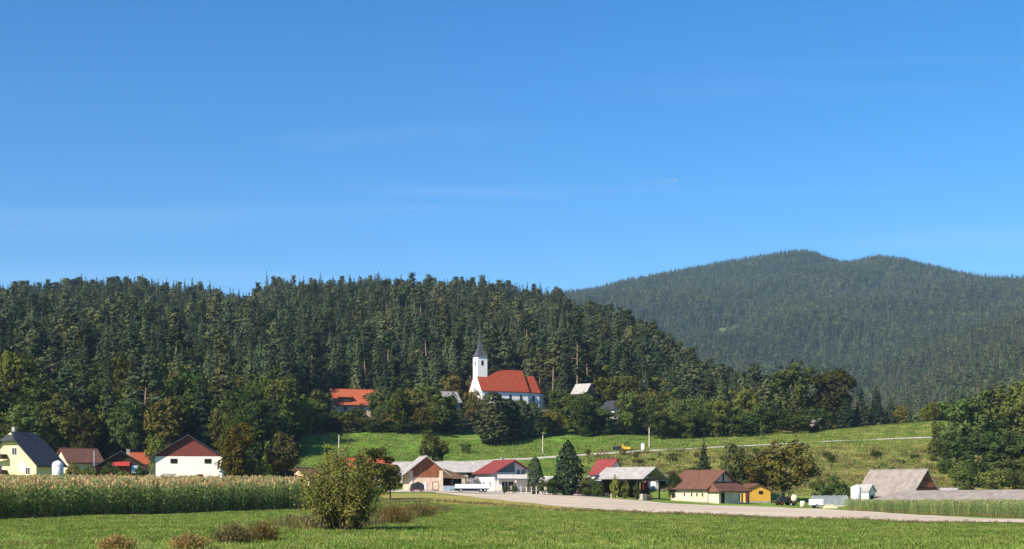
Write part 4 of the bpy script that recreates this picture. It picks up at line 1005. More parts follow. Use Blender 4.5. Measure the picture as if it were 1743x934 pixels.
G, DK, YG, BR, RU, OL, GY, PU = (1, 1, 1), (.72, .80, .84), (1.45, 1.28, .9), (1.45, .98, .9), (1.75, .95, .8), (1.25, 1.08, 1.0), (1.3, 1.12, 1.4), (1.0, .72, 1.0)
mid = [
 # kind px  d   top  width label tint
 ('broad', 28, 345, 583, 95, 'yellow-green broad tree at the far left forest edge', YG),
 ('broad', 215, 352, 608, 72, 'brownish tree crown in the forest edge above the awning house', BR),
 ('broad', 302, 345, 632, 92, 'rusty topped tree in the forest edge above the white barn', BR),
 ('broad', 450, 350, 655, 62, 'bright yellow-green tree left of the hidden white house', YG),
 ('broad', 400, 345, 668, 62, 'dark broad tree standing above the bronze tree', DK),
 ('broad', 488, 385, 672, 52, 'dark green tree in front of the hidden white house', G),
 ('broad', 535, 392, 662, 62, 'tall dark green tree just left of the red dormer house', G),
 ('broad', 515, 378, 700, 60, 'broad low green tree at the top edge of the bank, left end', OL),
 ('broad', 570, 384, 702, 52, 'rounded dark tree below the red dormer house', DK),
 ('broad', 607, 390, 690, 44, 'bushy green tree before the second red roof', G),
 ('broad', 655, 398, 655, 66, 'grey-brown thinning tree right of the red roofs', GY),
 ('broad', 682, 392, 668, 52, 'rusty autumn tree between grey-brown and green trees right of red roofs', RU),
 ('broad', 640, 380, 712, 56, 'low dark green tree on the bank below the thinning tree', DK),
 ('broad', 724, 392, 652, 82, 'large full green tree left of the grey roofed house', G),
 ('broad', 690, 378, 715, 56, 'dark rounded tree at the bank edge under the large green tree', DK),
 ('broad', 756, 390, 688, 64, 'low dark tree beneath the grey roofed house', DK),
 ('broad', 737, 318, 739, 56, 'round olive tree on the green bank behind the timber barn', OL),
 ('col', 838, 372, 668, 66, 'big dark columnar tree in front of the church', OL),
 ('col', 866, 378, 679, 42, 'slim dark tree under the church nave, right of the big column', G),
 ('col', 888, 380, 680, 42, 'slim dark tree under the middle of the church nave', G),
 ('col', 908, 382, 684, 40, 'slim dark tree under the church apse', G),
 ('broad', 805, 405, 655, 30, 'thin brownish tree before the church west front', BR),
 ('broad', 945, 388, 698, 50, 'yellowing bushy tree right of the church', (1.9, 1.3, .8)),
 ('broad', 962, 405, 668, 44, 'grey-green tree below the pale roofed cottage, left side', OL),
 ('broad', 992, 400, 672, 62, 'dark green tree in front of the pale roofed cottage', G),
 ('broad', 1024, 392, 690, 66, 'low spreading dark tree on the bank by the road', DK),
 ('bushtree', 984, 412, 666, 40, 'olive tree hiding the left half of the pale roofed cottage', OL),
 ('broad', 1052, 446, 630, 76, 'tall fresh green tree above the shaded white house', YG),
 ('broad', 1078, 408, 662, 50, 'thin tree screening the shaded white house, right side', OL),
 ('broad', 1112, 415, 655, 60, 'brown tinged tree right of the shaded white house', BR),
 ('broad', 1136, 395, 690, 50, 'olive tree standing by the wooden pole', OL),
 ('broad', 1165, 405, 668, 60, 'dark tree left of the dip in the crest', DK),
 ('broad', 1196, 395, 695, 56, 'rounded green tree directly above the lone spruce', G),
 ('broad', 1232, 400, 690, 66, 'broad green tree on the upper edge of the road meadow', OL),
 ('broad', 1268, 412, 655, 56, 'yellowish-topped tree left of the two tall crest trees', (1.7, 1.3, .9)),
 ('broad', 1262, 392, 702, 60, 'low dark bushy tree on the meadow edge left of the crest', DK),
 ('broad', 1310, 402, 680, 64, 'dark bushy tree under the tall crest tree', DK),
 ('broad', 1346, 428, 612, 86, 'tallest dark green tree on the right-hand crest', G),
 ('broad', 1412, 430, 618, 84, 'tall rusty brown tree on the right-hand crest', (1.4, .92, .85)),
 ('broad', 1352, 400, 700, 70, 'olive shrubby tree at the meadow edge below the crest', OL),
 ('broad', 1390, 405, 692, 56, 'green shrubby tree below the rusty crest tree', G),
 ('spruce', 1440, 425, 660, 44, 'dark spruce right beside the rusty crest tree', DK),
 ('spruce', 1466, 430, 658, 44, 'middle dark spruce of the group on the crest', DK),
 ('spruce', 1492, 432, 655, 46, 'tallest pointed dark spruce of the crest group', DK),
 ('spruce', 1516, 434, 672, 40, 'small dark spruce at the right end of the crest group', DK),
 ('broad', 1534, 430, 690, 30, 'brownish bush at the end of the crest spruces', BR),
 ('spruce', 1548, 424, 696, 16, 'tiny lone spruce on the top edge of the upper meadow', DK),
 ('broad', 1582, 452, 683, 36, 'yellowish rounded tree beyond the upper meadow', (2.0, 1.5, .8)),
 ('broad', 1606, 460, 685, 36, 'olive-brown tree beyond the right end of the meadow', OL),
 ('broad', 1640, 350, 668, 84, 'big dark tree at the left edge of the right-hand wood', DK),
 ('broad', 1690, 360, 650, 90, 'tall dark green tree in the middle of the right-hand wood', G),
 ('broad', 1738, 355, 640, 90, 'tall olive tree at the right picture edge', OL),
 ('broad', 1655, 318, 735, 72, 'lower dark tree in front of the right-hand wood', DK),
 ('broad', 1710, 315, 722, 84, 'lower bluish green tree in front of the right-hand wood', DK),
 ('broad', 1760, 312, 735, 70, 'lower tree of the right-hand wood cut by the picture edge', G),
 ('shrub', 1690, 290, 790, 70, 'broad bushy shrub behind the long low barn', OL, ),
 ('shrub', 1640, 292, 795, 60, 'dark shrub behind the small tin roof', G),
 ('shrub', 1735, 288, 795, 60, 'olive shrub behind the far right of the long barn', OL),
 ('spruce', 1198, 288, 745, 46, 'lone dark spruce below the hill road behind the cream barn', DK),
 ('broad', 1254, 278, 757, 62, 'grey-olive thinning tree behind the cream barn', GY),
 ('broad', 1334, 272, 752, 108, 'large brown-tinged tree behind the yellow shed and tractor', (1.7, 1.05, .9)),
 ('broad', 1292, 276, 770, 48, 'rusty small tree left of the large brown tree', RU),
 ('col', 967, 262, 750, 50, 'bulky dark evergreen with pointed top in front of the bank', DK, None, 1),
 ('col', 911, 266, 778, 30, 'narrow dark conifer right of the white house', DK),
 ('shrub', 945, 262, 812, 46, 'low dark hedge bush between the two dark conifers', DK),
 ('shrub', 1000, 258, 812, 40, 'grey-green bush right of the bulky evergreen', OL),
 ('shrub', 1018, 255, 820, 26, 'small dark bush by the tin lean-to', G),
 ('shrub', 1047, 250, 811, 22, 'tall light green bush before the open shed, leftmost', YG),
 ('shrub', 1064, 250, 823, 20, 'light green bush before the open shed, middle one', YG),
 ('shrub', 1084, 249, 823, 18, 'light green bush before the open shed, nearest its gable', G),
 ('shrub', 1148, 262, 806, 36, 'dark green bush at the left corner of the cream barn', G),
 ('shrub', 1175, 278, 790, 40, 'rusty shrub behind the cream barn roof', BR),
 ('shrub', 1425, 262, 812, 60, 'dark bush behind the polytunnel', DK),
 ('shrub', 1395, 266, 815, 40, 'olive bush between the brown tree and polytunnel', OL),
 ('broad', 400, 236, 728, 70, 'bronze leaved tree right of the white barn', (2.0, 1.05, .8)),
 ('broad', 394, 262, 708, 34, 'pale yellow-green small tree behind the bronze tree', YG),
 ('shrub', 435, 240, 770, 54, 'dark grey-green shrub right of the bronze tree', GY),
 ('broad', 484, 240, 735, 78, 'purple-leaved dark shrubby tree beside the pink shed', (.85, .55, .9)),
 ('shrub', 466, 262, 740, 60, 'bright green shrub behind the purple-leaved tree', YG),
 ('broad', 265, 285, 735, 38, 'light green small tree behind the white barn roof', YG),
 ('shrub', 14, 238, 802, 46, 'dark shrub at the foot of the yellow house balconies', DK),
 ('shrub', 64, 240, 803, 40, 'olive shrub under the yellow house wall', OL),
 ('shrub', 122, 238, 790, 36, 'brown twiggy shrub right of the feed silo', BR),
 ('shrub', 150, 236, 794, 42, 'olive shrub under the flue pipe', OL),
 ('shrub', 185, 240, 790, 44, 'dark shrub left of the red awning', DK),
 ('shrub', 212, 236, 796, 44, 'olive-brown shrub under the red awning', OL),
 ('shrub', 238, 240, 792, 36, 'dark shrub between awning house and white barn', DK),
 ('broad', 634, 190, 764, 84, 'gnarled grey-brown fruit tree left of the timber barn', (1.6, 1.1, 1.0)),
 ('broad', 664, 198, 784, 56, 'smaller fruit tree nearest the timber barn', (1.5, 1.1, 1.0)),
 ('bushtree', 793, 352, 752, 22, 'small dark tree with a shadow on the green bank left of big column', DK),
 ('shrub', 930, 264, 818, 34, 'dark hedge bush just right of the narrow conifer', DK),
 ('shrub', 875, 262, 822, 16, 'small green bush by the white house door', G),
 ('shrub', 860, 264, 824, 14, 'small flowering bush at the corner of the white house', OL),
]
for a in mid:
    a = list(a)
    if a[0] == 'broad' and 480 < a[1] < 1440 and a[2] > 370: a[0] = 'bushtree'
    if a[0] == 'broad' and a[1] > 1620: a[0] = 'bushtree'
    put(*a)
for k in range(115):                                               # bushy growth along the top edge of the banks
    q = random.uniform(490, 1300)
    if 770 < q < 815 or 1080 < q < 1100: continue
    dd_ = float(np.interp(q, [490, 720, 800, 930, 1000, 1300], [372, 380, 396, 392, 386, 396])) + random.uniform(-2, 22)
    tn_ = random.choice([G, G, DK, OL, YG, BR]); w_ = 'west of' if q < 800 else 'below' if q < 940 else 'east of'
    place = 'on the bank edge '+('below the red roofs' if q < 660 else 'left of the church' if q < 800 else 'below the church' if q < 940 else 'right of the church' if q < 1090 else 'above the gravel road')
    cap = {DK: 'small dark bushy tree', OL: 'small olive bushy tree', YG: 'small yellow-green bushy tree', BR: 'small brownish bushy tree', G: 'small green bushy tree'}[tn_]
    plant('bushtree', at(q, dd_), random.uniform(6.5, 12.5) if not (800 < q < 940 or 540 < q < 640) else random.uniform(4, 6.5), random.uniform(4.5, 6.8), cap+' '+place, 'tree', cap+'s '+place, tn_)
for k, (q, dd_, hh, w_) in enumerate(((1618, 322, 7.5, 6.5), (1634, 306, 5.5, 6), (1662, 300, 6.5, 7), (1684, 330, 9, 7), (1700, 302, 6, 7), (1724, 328, 9, 7.5), (1745, 303, 7, 7.5), (1770, 325, 9, 8))):
    plant('bushtree', at(q, dd_), hh, w_, 'leafy undergrowth tree at the front of the right-hand wood', 'tree', 'undergrowth trees fronting the right-hand wood', random.choice([G, DK, OL]))
# rough shrubs on the dry bank
for k in range(46):
    px = random.uniform(985, 1600); d = random.uniform(296, 338)
    if 1150 < px < 1240 and d < 300: continue
    p = at(px, d); tn_ = random.choice([OL, BR, BR, RU, G]); cap = {OL: 'low olive scrub bush', BR: 'low brownish scrub bush', RU: 'low rusty scrub bush', G: 'low green scrub bush'}[tn_]
    place = 'on the bank '+('above the open shed' if px < 1130 else 'above the cream barn' if px < 1270 else 'behind the large brown tree' if px < 1400 else 'above the polytunnel' if px < 1490 else 'above the big grey-roofed barn')
    plant('shrub', p, random.uniform(.7, 2.2), random.uniform(1.2, 3.4), cap+' '+place, 'shrub', cap+'es '+place, tn_)
for k in range(10):
    px = random.uniform(1585, 1625); d = random.uniform(300, 395); p = at(px, d)
    plant('shrub', p, random.uniform(2, 4.5), random.uniform(2, 4), 'yellow-green bush at the edge of the right-hand wood', 'shrub', 'bushes edging the right-hand wood', random.choice([YG, OL, G]))

# ------------------------------------------------------------------ forest: choose tree spots on the slopes
def spots(d0, d1, pxa, pxb, step):
    out = []
    d = d0
    while d < d1:
        st = step(d) if callable(step) else step
        x0, x1 = (pxa-CX)*d/F, (pxb-CX)*d/F
        n = int((x1-x0)/st)
        if n > 0:
            xs = x0 + (np.arange(n)+rng.uniform(.1, .9, n))*st
            out.append(np.stack([xs, d + rng.uniform(-.4, .4, n)*st], 1))
        d += st*.95
    return np.concatenate(out)
hill = spots(318, 1090, -130, 1330, lambda d: 6.0 if d < 900 else 6.4)
px = CX + hill[:, 0]*F/hill[:, 1]; d = hill[:, 1]
lim = np.interp(px, [-130, 480, 500, 560, 620, 1000, 1060, 1130, 1230, 1330], [318, 325, 398, 446, 452, 452, 455, 440, 425, 440])
rid = np.interp(px, [-130, 900, 960, 1010, 1060, 1150, 1220, 1290, 1330], [1090, 1080, 1040, 970, 880, 770, 720, 690, 680])
ok = (d > lim) & (d < rid)
ok &= ~((px > 776) & (px < 930) & (d > 440) & (d < 482))         # church terrace
ok &= ~((px > 540) & (px < 640) & (d > 405) & (d < 452))
ok &= ~((px > 965) & (px < 1015) & (d < 456)) & ~((px > 1030) & (px < 1075) & (d < 440)) & ~((px > 745) & (px < 790) & (d < 440))
hill, px, d = hill[ok], px[ok], d[ok]
hz = Z(hill[:, 0], hill[:, 1])
u = rng.uniform(size=len(hill)); patch = hills(hill[:, 0], hill[:, 1], 90, 15)
low = np.clip((430 - d)/90, 0, 1)
pb = .05 + .78*low + .16*np.clip(patch*2, 0, 1)*(d < 700); pp = np.where((px > 1000) & (d > 480), 0.7, .20 + .3*np.clip(-patch*2, 0, 1))
kind = np.where(u < pb, 2, np.where(rng.uniform(size=len(u)) < pp, 1, 0))        # 0 spruce 1 pine 2 broadleaf
# what the camera, or one a step aside, could see of each tree: its top against the ground and trees nearer in the same column
ht = np.where(kind == 2, rng.uniform(12, 17, len(u)), rng.uniform(16, 26, len(u)))
ht = ht*np.where((rng.uniform(size=len(u)) < .06) & (px < 1000), 1.16, 1.0)*np.where((px > 436) & (px < 500) & (d > 950), 1.12, 1.0)*np.interp(px, [1080, 1180], [1.0, .74])*np.where((px > 375) & (px < 432) & (d > 900), .8, 1.0)
def zone(q, dd):
    if dd < 400 and q < 520: return 'at the forest foot '+('behind the yellow house' if q < 100 else 'behind the awning house' if q < 255 else 'behind the white barn' if q < 380 else 'behind the bronze tree')
    lift = 'low' if dd < 470 else 'part way up' if dd < 530 else 'higher up'
    return lift+' '+zone_side(q)
zone_side = lambda q: \
    ('on the wooded slope above the yellow house' if q < 120 else 'on the wooded slope above the white barn' if q < 430 else 'on the wooded slope above the red roofs' if q < 700 else 'on the wooded slope right behind the church' if q < 940 else 'on the wooded slope right of the church' if q < 1080 else 'on the low right-hand spur of the wood')
TINTS = {2: [G, G, DK, OL, YG, OL, BR], 0: [G, G, DK, (1.2, 1.2, 1.0)], 1: [G, (1.25, 1.15, 1.0), (.85, .95, 1.0)]}
TW_ = {2: 'broadleaf', 0: 'spruce', 1: 'pine'}
single = np.zeros(len(hill), bool)
for k, kn in ((0, 'spruce'), (1, 'pine'), (2, 'broad')):
    vis = np.where((kind == k) & (px > -20) & (px < 1320))[0]
    near = vis[np.argsort(d[vis]/ht[vis])][:290 if k < 2 else 200]
    single[near] = True
    for i in near:
        zn = zone(px[i], d[i]); cap = {0: 'dark pointed spruce', 1: 'bare-trunked pine', 2: 'leafy broad-crowned tree'}[k]
        tn_ = random.choice(TINTS[k])
        if k == 2: cap = {DK: 'dark green broad-crowned tree', OL: 'olive green broad-crowned tree', YG: 'yellow-green broad-crowned tree', BR: 'brownish broad-crowned tree', G: 'leafy green broad-crowned tree'}[tn_]
        w = {0: 8.8, 1: 9.0, 2: ht[i]*.72}[k]*random.uniform(.85, 1.2)
        plant(kn, (hill[i, 0], hill[i, 1], hz[i]-.3), ht[i]*random.uniform(.9, 1.1), w, cap+' '+zn, 'tree', cap+'s '+zn, tn_)

def scatter(name, pts, rz, scl, idx, meshes, label, cat, tilt=None):
    """One object that carries many small copies of a few meshes on its points (kind stuff)."""
    c = bpy.data.collections.new(name+'_kinds')
    for k, me_ in enumerate(meshes): c.objects.link(bpy.data.objects.new(f'{name}_kind_{k:02d}', me_))
    me_ = bpy.data.meshes.new(name); me_.vertices.add(len(pts)); me_.vertices.foreach_set('co', np.asarray(pts, np.float32).ravel())
    rot = np.zeros((len(pts), 3), np.float32); rot[:, 2] = rz
    if tilt is not None: rot[:, :2] = tilt
    a = me_.attributes.new('rot', 'FLOAT_VECTOR', 'POINT'); a.data.foreach_set('vector', rot.ravel())
    a = me_.attributes.new('scl', 'FLOAT_VECTOR', 'POINT'); a.data.foreach_set('vector', np.asarray(scl, np.float32).ravel())
    a = me_.attributes.new('idx', 'INT', 'POINT'); a.data.foreach_set('value', np.asarray(idx, np.int32))
    me_.update()
    o = obj(name, me_); tag(o, label, cat, kind='stuff')
    ng = bpy.data.node_groups.new(name+'_nodes', 'GeometryNodeTree')
    ng.interface.new_socket('Geometry', in_out='INPUT', socket_type='NodeSocketGeometry'); ng.interface.new_socket('Geometry', in_out='OUTPUT', socket_type='NodeSocketGeometry')
    n, l = ng.nodes, ng.links
    gi, go = n.new('NodeGroupInput'), n.new('NodeGroupOutput')
    ip = n.new('GeometryNodeInstanceOnPoints'); ci = n.new('GeometryNodeCollectionInfo')
    ci.inputs['Collection'].default_value = c; ci.inputs['Separate Children'].default_value = True; ci.inputs['Reset Children'].default_value = True
    def na(nm, tp):
        q = n.new('GeometryNodeInputNamedAttribute'); q.data_type = tp; q.inputs['Name'].default_value = nm
        return next(s for s in q.outputs if s.enabled and s.name == 'Attribute')
    l.new(gi.outputs[0], ip.inputs['Points']); l.new(ci.outputs[0], ip.inputs['Instance'])
    ip.inputs['Pick Instance'].default_value = True
    l.new(na('idx', 'INT'), ip.inputs['Instance Index']); l.new(na('scl', 'FLOAT_VECTOR'), ip.inputs['Scale'])
    er = n.new('FunctionNodeEulerToRotation'); l.new(na('rot', 'FLOAT_VECTOR'), er.inputs[0]); l.new(er.outputs[0], ip.inputs['Rotation'])
    l.new(ip.outputs[0], go.inputs[0])
    md = o.modifiers.new('scatter', 'NODES'); md.node_group = ng
    return o

rest = ~single
n_ = rest.sum(); kd = kind[rest]; hh_ = ht[rest]
sx = np.where(kd == 2, hh_*.72/9.8, np.where(kd == 1, 9.0/6.4, 8.8/7.4))*rng.uniform(.85, 1.2, n_)
sz = np.where(kd == 2, hh_/14, hh_/24)
idx = np.where(kd == 0, rng.integers(0, 4, n_), np.where(kd == 1, 4+rng.integers(0, 4, n_), 8+rng.integers(0, 6, n_)))
scatter('forest', np.stack([hill[rest, 0], hill[rest, 1], hz[rest]-.4], 1), rng.uniform(0, 6.28, n_), np.stack([sx, sx, sz], 1), idx,
        [m[2] for m in PM['spruce']+PM['pine']+PM['broad']], 'dense dark mixed forest covering the hill behind the church', 'forest')

mt = spots(560, 3560, 930, 1850, lambda d: 6.2 if d < 2400 else 7.2)
px = CX + mt[:, 0]*F/mt[:, 1]; d = mt[:, 1]
lim = np.interp(px, [930, 1060, 1150, 1290, 1330, 1400, 1540, 1620, 1850], [1400, 1150, 960, 780, 720, 560, 620, 580, 430])
ok = d > lim
D1 = ground_hit(1237, 568, 1400, 3300)[1]
wob = 9*np.sin(d*.05) + 5*np.sin(d*.13+1)
ok &= ~((px > 1216 + wob) & (px < 1258 + wob*.6) & (d > D1-175) & (d < D1 + 20 + .25*(px-1237)))      # clearing above the saddle
mt, px, d = mt[ok], px[ok], d[ok]
mz = Z(mt[:, 0], mt[:, 1])
pt = hills(mt[:, 0], mt[:, 1], 160, 5)
pb = np.clip(.25 + .5*pt + .45*np.clip((1500-d)/700, 0, 1), .04, .85)
u = rng.uniform(size=len(d)); pn = (rng.uniform(size=len(d)) < .35) & (d < 1700)
k_ = np.where(u < pb, 2, np.where(pn, 1, 0))
hg = np.where(k_ == 2, rng.uniform(12, 18, len(d)), rng.uniform(17, 27, len(d)))
s1 = np.where(k_ == 2, hg/18, hg/24); sw = s1*rng.uniform(.95, 1.3, len(d))
idx = np.where(k_ == 0, rng.integers(0, 3, len(d)), np.where(k_ == 1, 3+rng.integers(0, 2, len(d)), 5+rng.integers(0, 3, len(d))))
scatter('mountain_forest', np.stack([mt[:, 0], mt[:, 1], mz-.5], 1), rng.uniform(0, 6.28, len(d)), np.stack([sw, sw, s1], 1), idx,
        [m[2] for m in PM['farcone']+PM['farpine']+PM['farbroad']], 'hazy blue-green forest covering the far mountain', 'forest')
def clearing(name, q0, q1, d0, d1, label):
    drape(name, [((q0-CX)*d1/F, d1), ((q1-CX)*d1/F, d1)], [((q0-CX)*d0/F, d0), ((q1-CX)*d0/F, d0)], M['clearing'], 1.2, 14, 10, label, 'meadow', pix=False)
clearing('mountain_clearing', 1213, 1263, D1-110, D1+30, 'small pale meadow clearing in the mountain forest')

# ------------------------------------------------------------------ corn
def corn_mesh(seed, H=2.6, tassel=1):
    r = np.random.default_rng(seed); parts = []
    ln = r.normal(size=2)*.06
    parts.append((*tube_q([(0, 0, -.1), (ln[0]*.4, ln[1]*.4, H*.5), (ln[0], ln[1], H*.9)], [.016, .014, .008], 4), 0))
    for i in range(11):
        z = H*(.08 + .078*i); a = (i % 2)*math.pi + r.normal()*.5; L = r.uniform(.55, .85)*(1-.35*abs(i/10-.5)); up = r.uniform(.25, .5)
        V = []; dv = np.array([math.cos(a), math.sin(a), 0]); s = np.array([-math.sin(a), math.cos(a), 0])
        for k in range(5):
            t = k/4; c = dv*L*t*(.9) + np.array([0, 0, z + L*(up*t*2.2 - 1.6*up*t*t*1.7)]); w = .058*(1-t**2)+.006
            V += [c - s*w, c + s*w]
        parts.append((np.array(V), np.array([(2*k, 2*k+1, 2*k+3, 2*k+2) for k in range(4)]), 1 if (i < 2 and r.uniform() < .7) else 0))
    for i in range(7):
        a = r.uniform(0, 6.28); t0 = np.array([ln[0], ln[1], H*.9]); e = t0 + np.array([math.cos(a)*.14, math.sin(a)*.14, H*.10*r.uniform(.7, 1.2)]) if i else t0 + np.array([0, 0, .32])
        s = np.array([-math.sin(a), math.cos(a), 0])*.028; parts.append((np.array([t0 - s*.5, t0 + s*.5, e + s, e - s]), np.array([(0, 1, 2, 3)]), tassel))
    V, Q, mi = join(parts)
    return np_mesh('corn_plant', V, Q, [M['corn'], M['tassel']], mi)
CORN = [corn_mesh(200+i, 2.6, 0 if i == 4 else 1) for i in range(5)]
YOUNG = [corn_mesh(220+i, 2.6, 1 if i == 2 else 0) for i in range(5)]
def corn_rows(front, back_of, step=.75, gap=.25):
    """Rows running parallel to the front edge (two ground points)."""
    a, b = np.array(front[0]), np.array(front[1]); t = (b-a)/np.linalg.norm(b-a); nrm = np.array([-t[1], t[0]]); L = np.linalg.norm(b-a)
    out = []; k = 0
    while True:
        off = k*step
        n = int((L+60)/gap); s = -30 + np.arange(n)*gap + rng.uniform(-.05, .05, n)
        P = a + t*s[:, None] + nrm*off + rng.normal(size=(n, 2))*.04
        P = P[back_of(P)]
        if len(P) == 0 and k > 20: break
        out.append(np.concatenate([P, np.full((len(P), 1), k)], 1)); k += 1
        if k > 400: break
    return np.concatenate(out)
fa, fb = ground_hit(0, 885.5), ground_hit(505, 867.5)
def in_left(P):
    q = CX + P[:, 0]*F/P[:, 1]; return (q > -120) & (P[:, 1] < 232) & (q < np.interp(P[:, 1], [130, 232], [512, 530]))
cr = corn_rows((fa, fb), in_left)
keep = (cr[:, 2] < 12) | (rng.uniform(size=len(cr)) < .55)
cr = cr[keep]
def corn_field(cr, H, name, label, nsingle, slabel, sgroup, kinds=CORN):
    z_ = Z(cr[:, 0], cr[:, 1]); n = len(cr); sc = H/2.6*rng.uniform(.84, 1.1, n)*(1+.07*hills(cr[:, 0], cr[:, 1], 5, 3))*np.where(cr[:, 2] < 3, 1.04, 1.0)
    pxs = CX + cr[:, 0]*F/cr[:, 1]
    inv = np.where((pxs > -4) & (pxs < 1747))[0]
    front = inv[np.argsort(cr[inv, 2]*1000 + cr[inv, 1])][:nsingle]
    one = np.zeros(n, bool); one[front] = True
    for i in front:
        o = bpy.data.objects.new('corn_plant', random.choice(kinds)); COL.objects.link(o)
        o.location = (cr[i, 0], cr[i, 1], z_[i]); o.rotation_euler = (random.gauss(0, .05), random.gauss(0, .05), random.uniform(0, 6.28)); o.scale = (sc[i]*1.05, sc[i]*1.05, sc[i])
        tag(o, slabel, 'corn', sgroup)
    k = ~one
    scatter(name, np.stack([cr[k, 0], cr[k, 1], z_[k]], 1), rng.uniform(0, 6.28, k.sum()), np.stack([sc[k]*1.05]*2 + [sc[k]], 1), rng.integers(0, 5, k.sum()), kinds, label, 'corn field', rng.normal(size=(k.sum(), 2))*.05)
corn_field(cr, 2.65, 'corn_field', 'tall ripening corn field in front of the yellow house', 240, 'green corn plant in the front row of the left field', 'front row of the left corn field')
ra, rb = ground_hit(1432, 867.8), ground_hit(1743, 882)
def in_right(P):
    q = CX + P[:, 0]*F/P[:, 1]; return (q > np.interp(P[:, 1], [150, 208, 216], [1380, 1424, 1436])) & (q < 1860) & (P[:, 1] < 216)
cr = corn_rows((rb, ra), lambda P: in_right(P)) if False else corn_rows((ra, rb), in_right)
corn_field(cr, 1.62, 'far_corn_field', 'lower corn field in front of the long low barn', 60, 'green corn plant in the front row of the right field', 'front row of the right corn field', YOUNG)

# ------------------------------------------------------------------ grass, weeds and the near bush
def tuft(seed, n=14, H=.16, spread=.10, w=.008):
    r = np.random.default_rng(seed); V = []
    for i in range(n):
        a = r.uniform(0, 6.28); b = r.normal(size=2)*spread; h = H*r.uniform(.5, 1.2); l = h*r.uniform(.2, .8); c = np.array([math.cos(a), math.sin(a), 0]); s = np.array([-c[1], c[0], 0])*w
        p0 = np.array([b[0], b[1], -.01]); p1 = p0 + c*l*.4 + [0, 0, h*.65]; p2 = p0 + c*l + [0, 0, h]
        V += [p0-s, p0+s, p1+s*.8, p1-s*.8, p1-s*.8, p1+s*.8, p2+s*.15, p2-s*.15]
    V = np.array(V); return np_mesh('grass_tuft', V, np.arange(len(V)).reshape(-1, 4), [M['grass']])
TUFT = [tuft(300+i, 16, .15, .16, .012) for i in range(4)]
def dry_tuft(seed, n=26, H=.6, spread=.2, w=.010, m='dry'):
    r = np.random.default_rng(seed); V = []; mi = []
    for i in range(n):
        a = r.uniform(0, 6.28); b = r.normal(size=2)*spread; h = H*r.uniform(.4, 1.15); l = h*r.uniform(.1, .5); c = np.array([math.cos(a), math.sin(a), 0]); s = np.array([-c[1], c[0], 0])*w
        p0 = np.array([b[0], b[1], -.02]); p1 = p0 + c*l*.5 + [0, 0, h*.6]; p2 = p0 + c*l + [0, 0, h]
        V += [p0-s, p0+s, p1+s, p1-s, p1-s, p1+s, p2+s*1.6, p2-s*1.6]; g = 1 if r.uniform() < .35 else 0; mi += [g, g]
    V = np.array(V); return np_mesh('weed_tuft', V, np.arange(len(V)).reshape(-1, 4), [M[m], M['leaf']], mi)
WEED = [dry_tuft(320+i) for i in range(3)]

n = 120000
dd = np.sqrt(rng.uniform(50**2, 165**2, n)); pp_ = rng.uniform(-60, 1800, n); xx = (pp_-CX)*dd/F
corn_line = np.interp(pp_, [-60, 0, 505, 520], [106, 104, 134, 900])
fld = np.interp(pp_, [600, 742, 800, 860, 940, 1020, 1100, 1200, 1300, 1500, 1743], [165, 165, 165, 160, 150, 142, 135, 130, 126, 120, 112])
kp = (dd < np.minimum(corn_line, fld)) & (rng.uniform(size=n) < np.clip(120/dd, 0, 1)*np.clip(.78 + 1.5*hills(xx, dd, 13, 12), .12, 1))
xx, dd = xx[kp], dd[kp]; s_ = rng.uniform(.6, 1.3, len(xx))
scatter('grass', np.stack([xx, dd, Z(xx, dd)], 1), rng.uniform(0, 6.28, len(xx)), np.stack([s_*1.3, s_*1.3, s_], 1), rng.integers(0, 4, len(xx)), TUFT, 'short green meadow grass across the foreground', 'grass')
# rough grass on the banks
n = 26000
dd = rng.uniform(288, 430, n); pp_ = rng.uniform(515, 1640, n); xx = (pp_-CX)*dd/F
up_ = np.interp(pp_, [515, 1000, 1120, 1600], [376, 384, 392, 428])
kp = dd < up_
rdd = np.interp(xx, rp[:, 0], rp[:, 1]); kp &= ~((np.abs(dd-rdd) < 3.4) & (xx > rp[0, 0]))
xx, dd, pp_ = xx[kp], dd[kp], pp_[kp]; s_ = rng.uniform(.7, 1.6, len(xx))
dry = (pp_ > 980) & (rng.uniform(size=len(xx)) < .12) & (dd < 345)
scatter('bank_grass', np.stack([xx, dd, Z(xx, dd)], 1), rng.uniform(0, 6.28, len(xx)), np.stack([s_*3.0, s_*3.0, s_*2.2], 1), np.where(dry, 4+rng.integers(0, 3, len(xx)), rng.integers(0, 4, len(xx))), TUFT+[dry_tuft(340+i, 26, .3, .2, .012) for i in range(3)], 'rough long grass on the banks below the church hill', 'grass')
# weedy margin strip: tufts along the yellow margin and under the near bush
def strip(pts, wid, n):
    q = np.array([ground_hit(*p_) for p_ in pts]); t = np.linspace(0, 1, len(q)); u = rng.uniform(size=n)
    return np.stack([np.interp(u, t, q[:, 0]) + rng.normal(size=n)*wid[0], np.interp(u, t, q[:, 1]) + rng.normal(size=n)*wid[1]], 1)
W1 = strip([(510, 893), (560, 897), (620, 892), (680, 876), (740, 868)], (1.1, 3.0), 900)
W2 = strip([(640, 856), (740, 853), (850, 860), (1000, 871), (1150, 877), (1400, 886), (1700, 892)], (1.2, 4.5), 1300)
W3 = strip([(0, 931), (120, 929), (250, 926), (340, 922), (420, 915), (520, 900)], (1.6, 1.6), 90)
W4 = strip([(0, 886), (250, 884), (510, 869)], (.6, .5), 160)
Wp = np.concatenate([W1, W2, W3, W4]); s_ = np.concatenate([rng.uniform(.4, 1.15, len(W1)), rng.uniform(.25, .6, len(W2)), rng.uniform(.2, .45, len(W3)), rng.uniform(.2, .4, len(W4))])
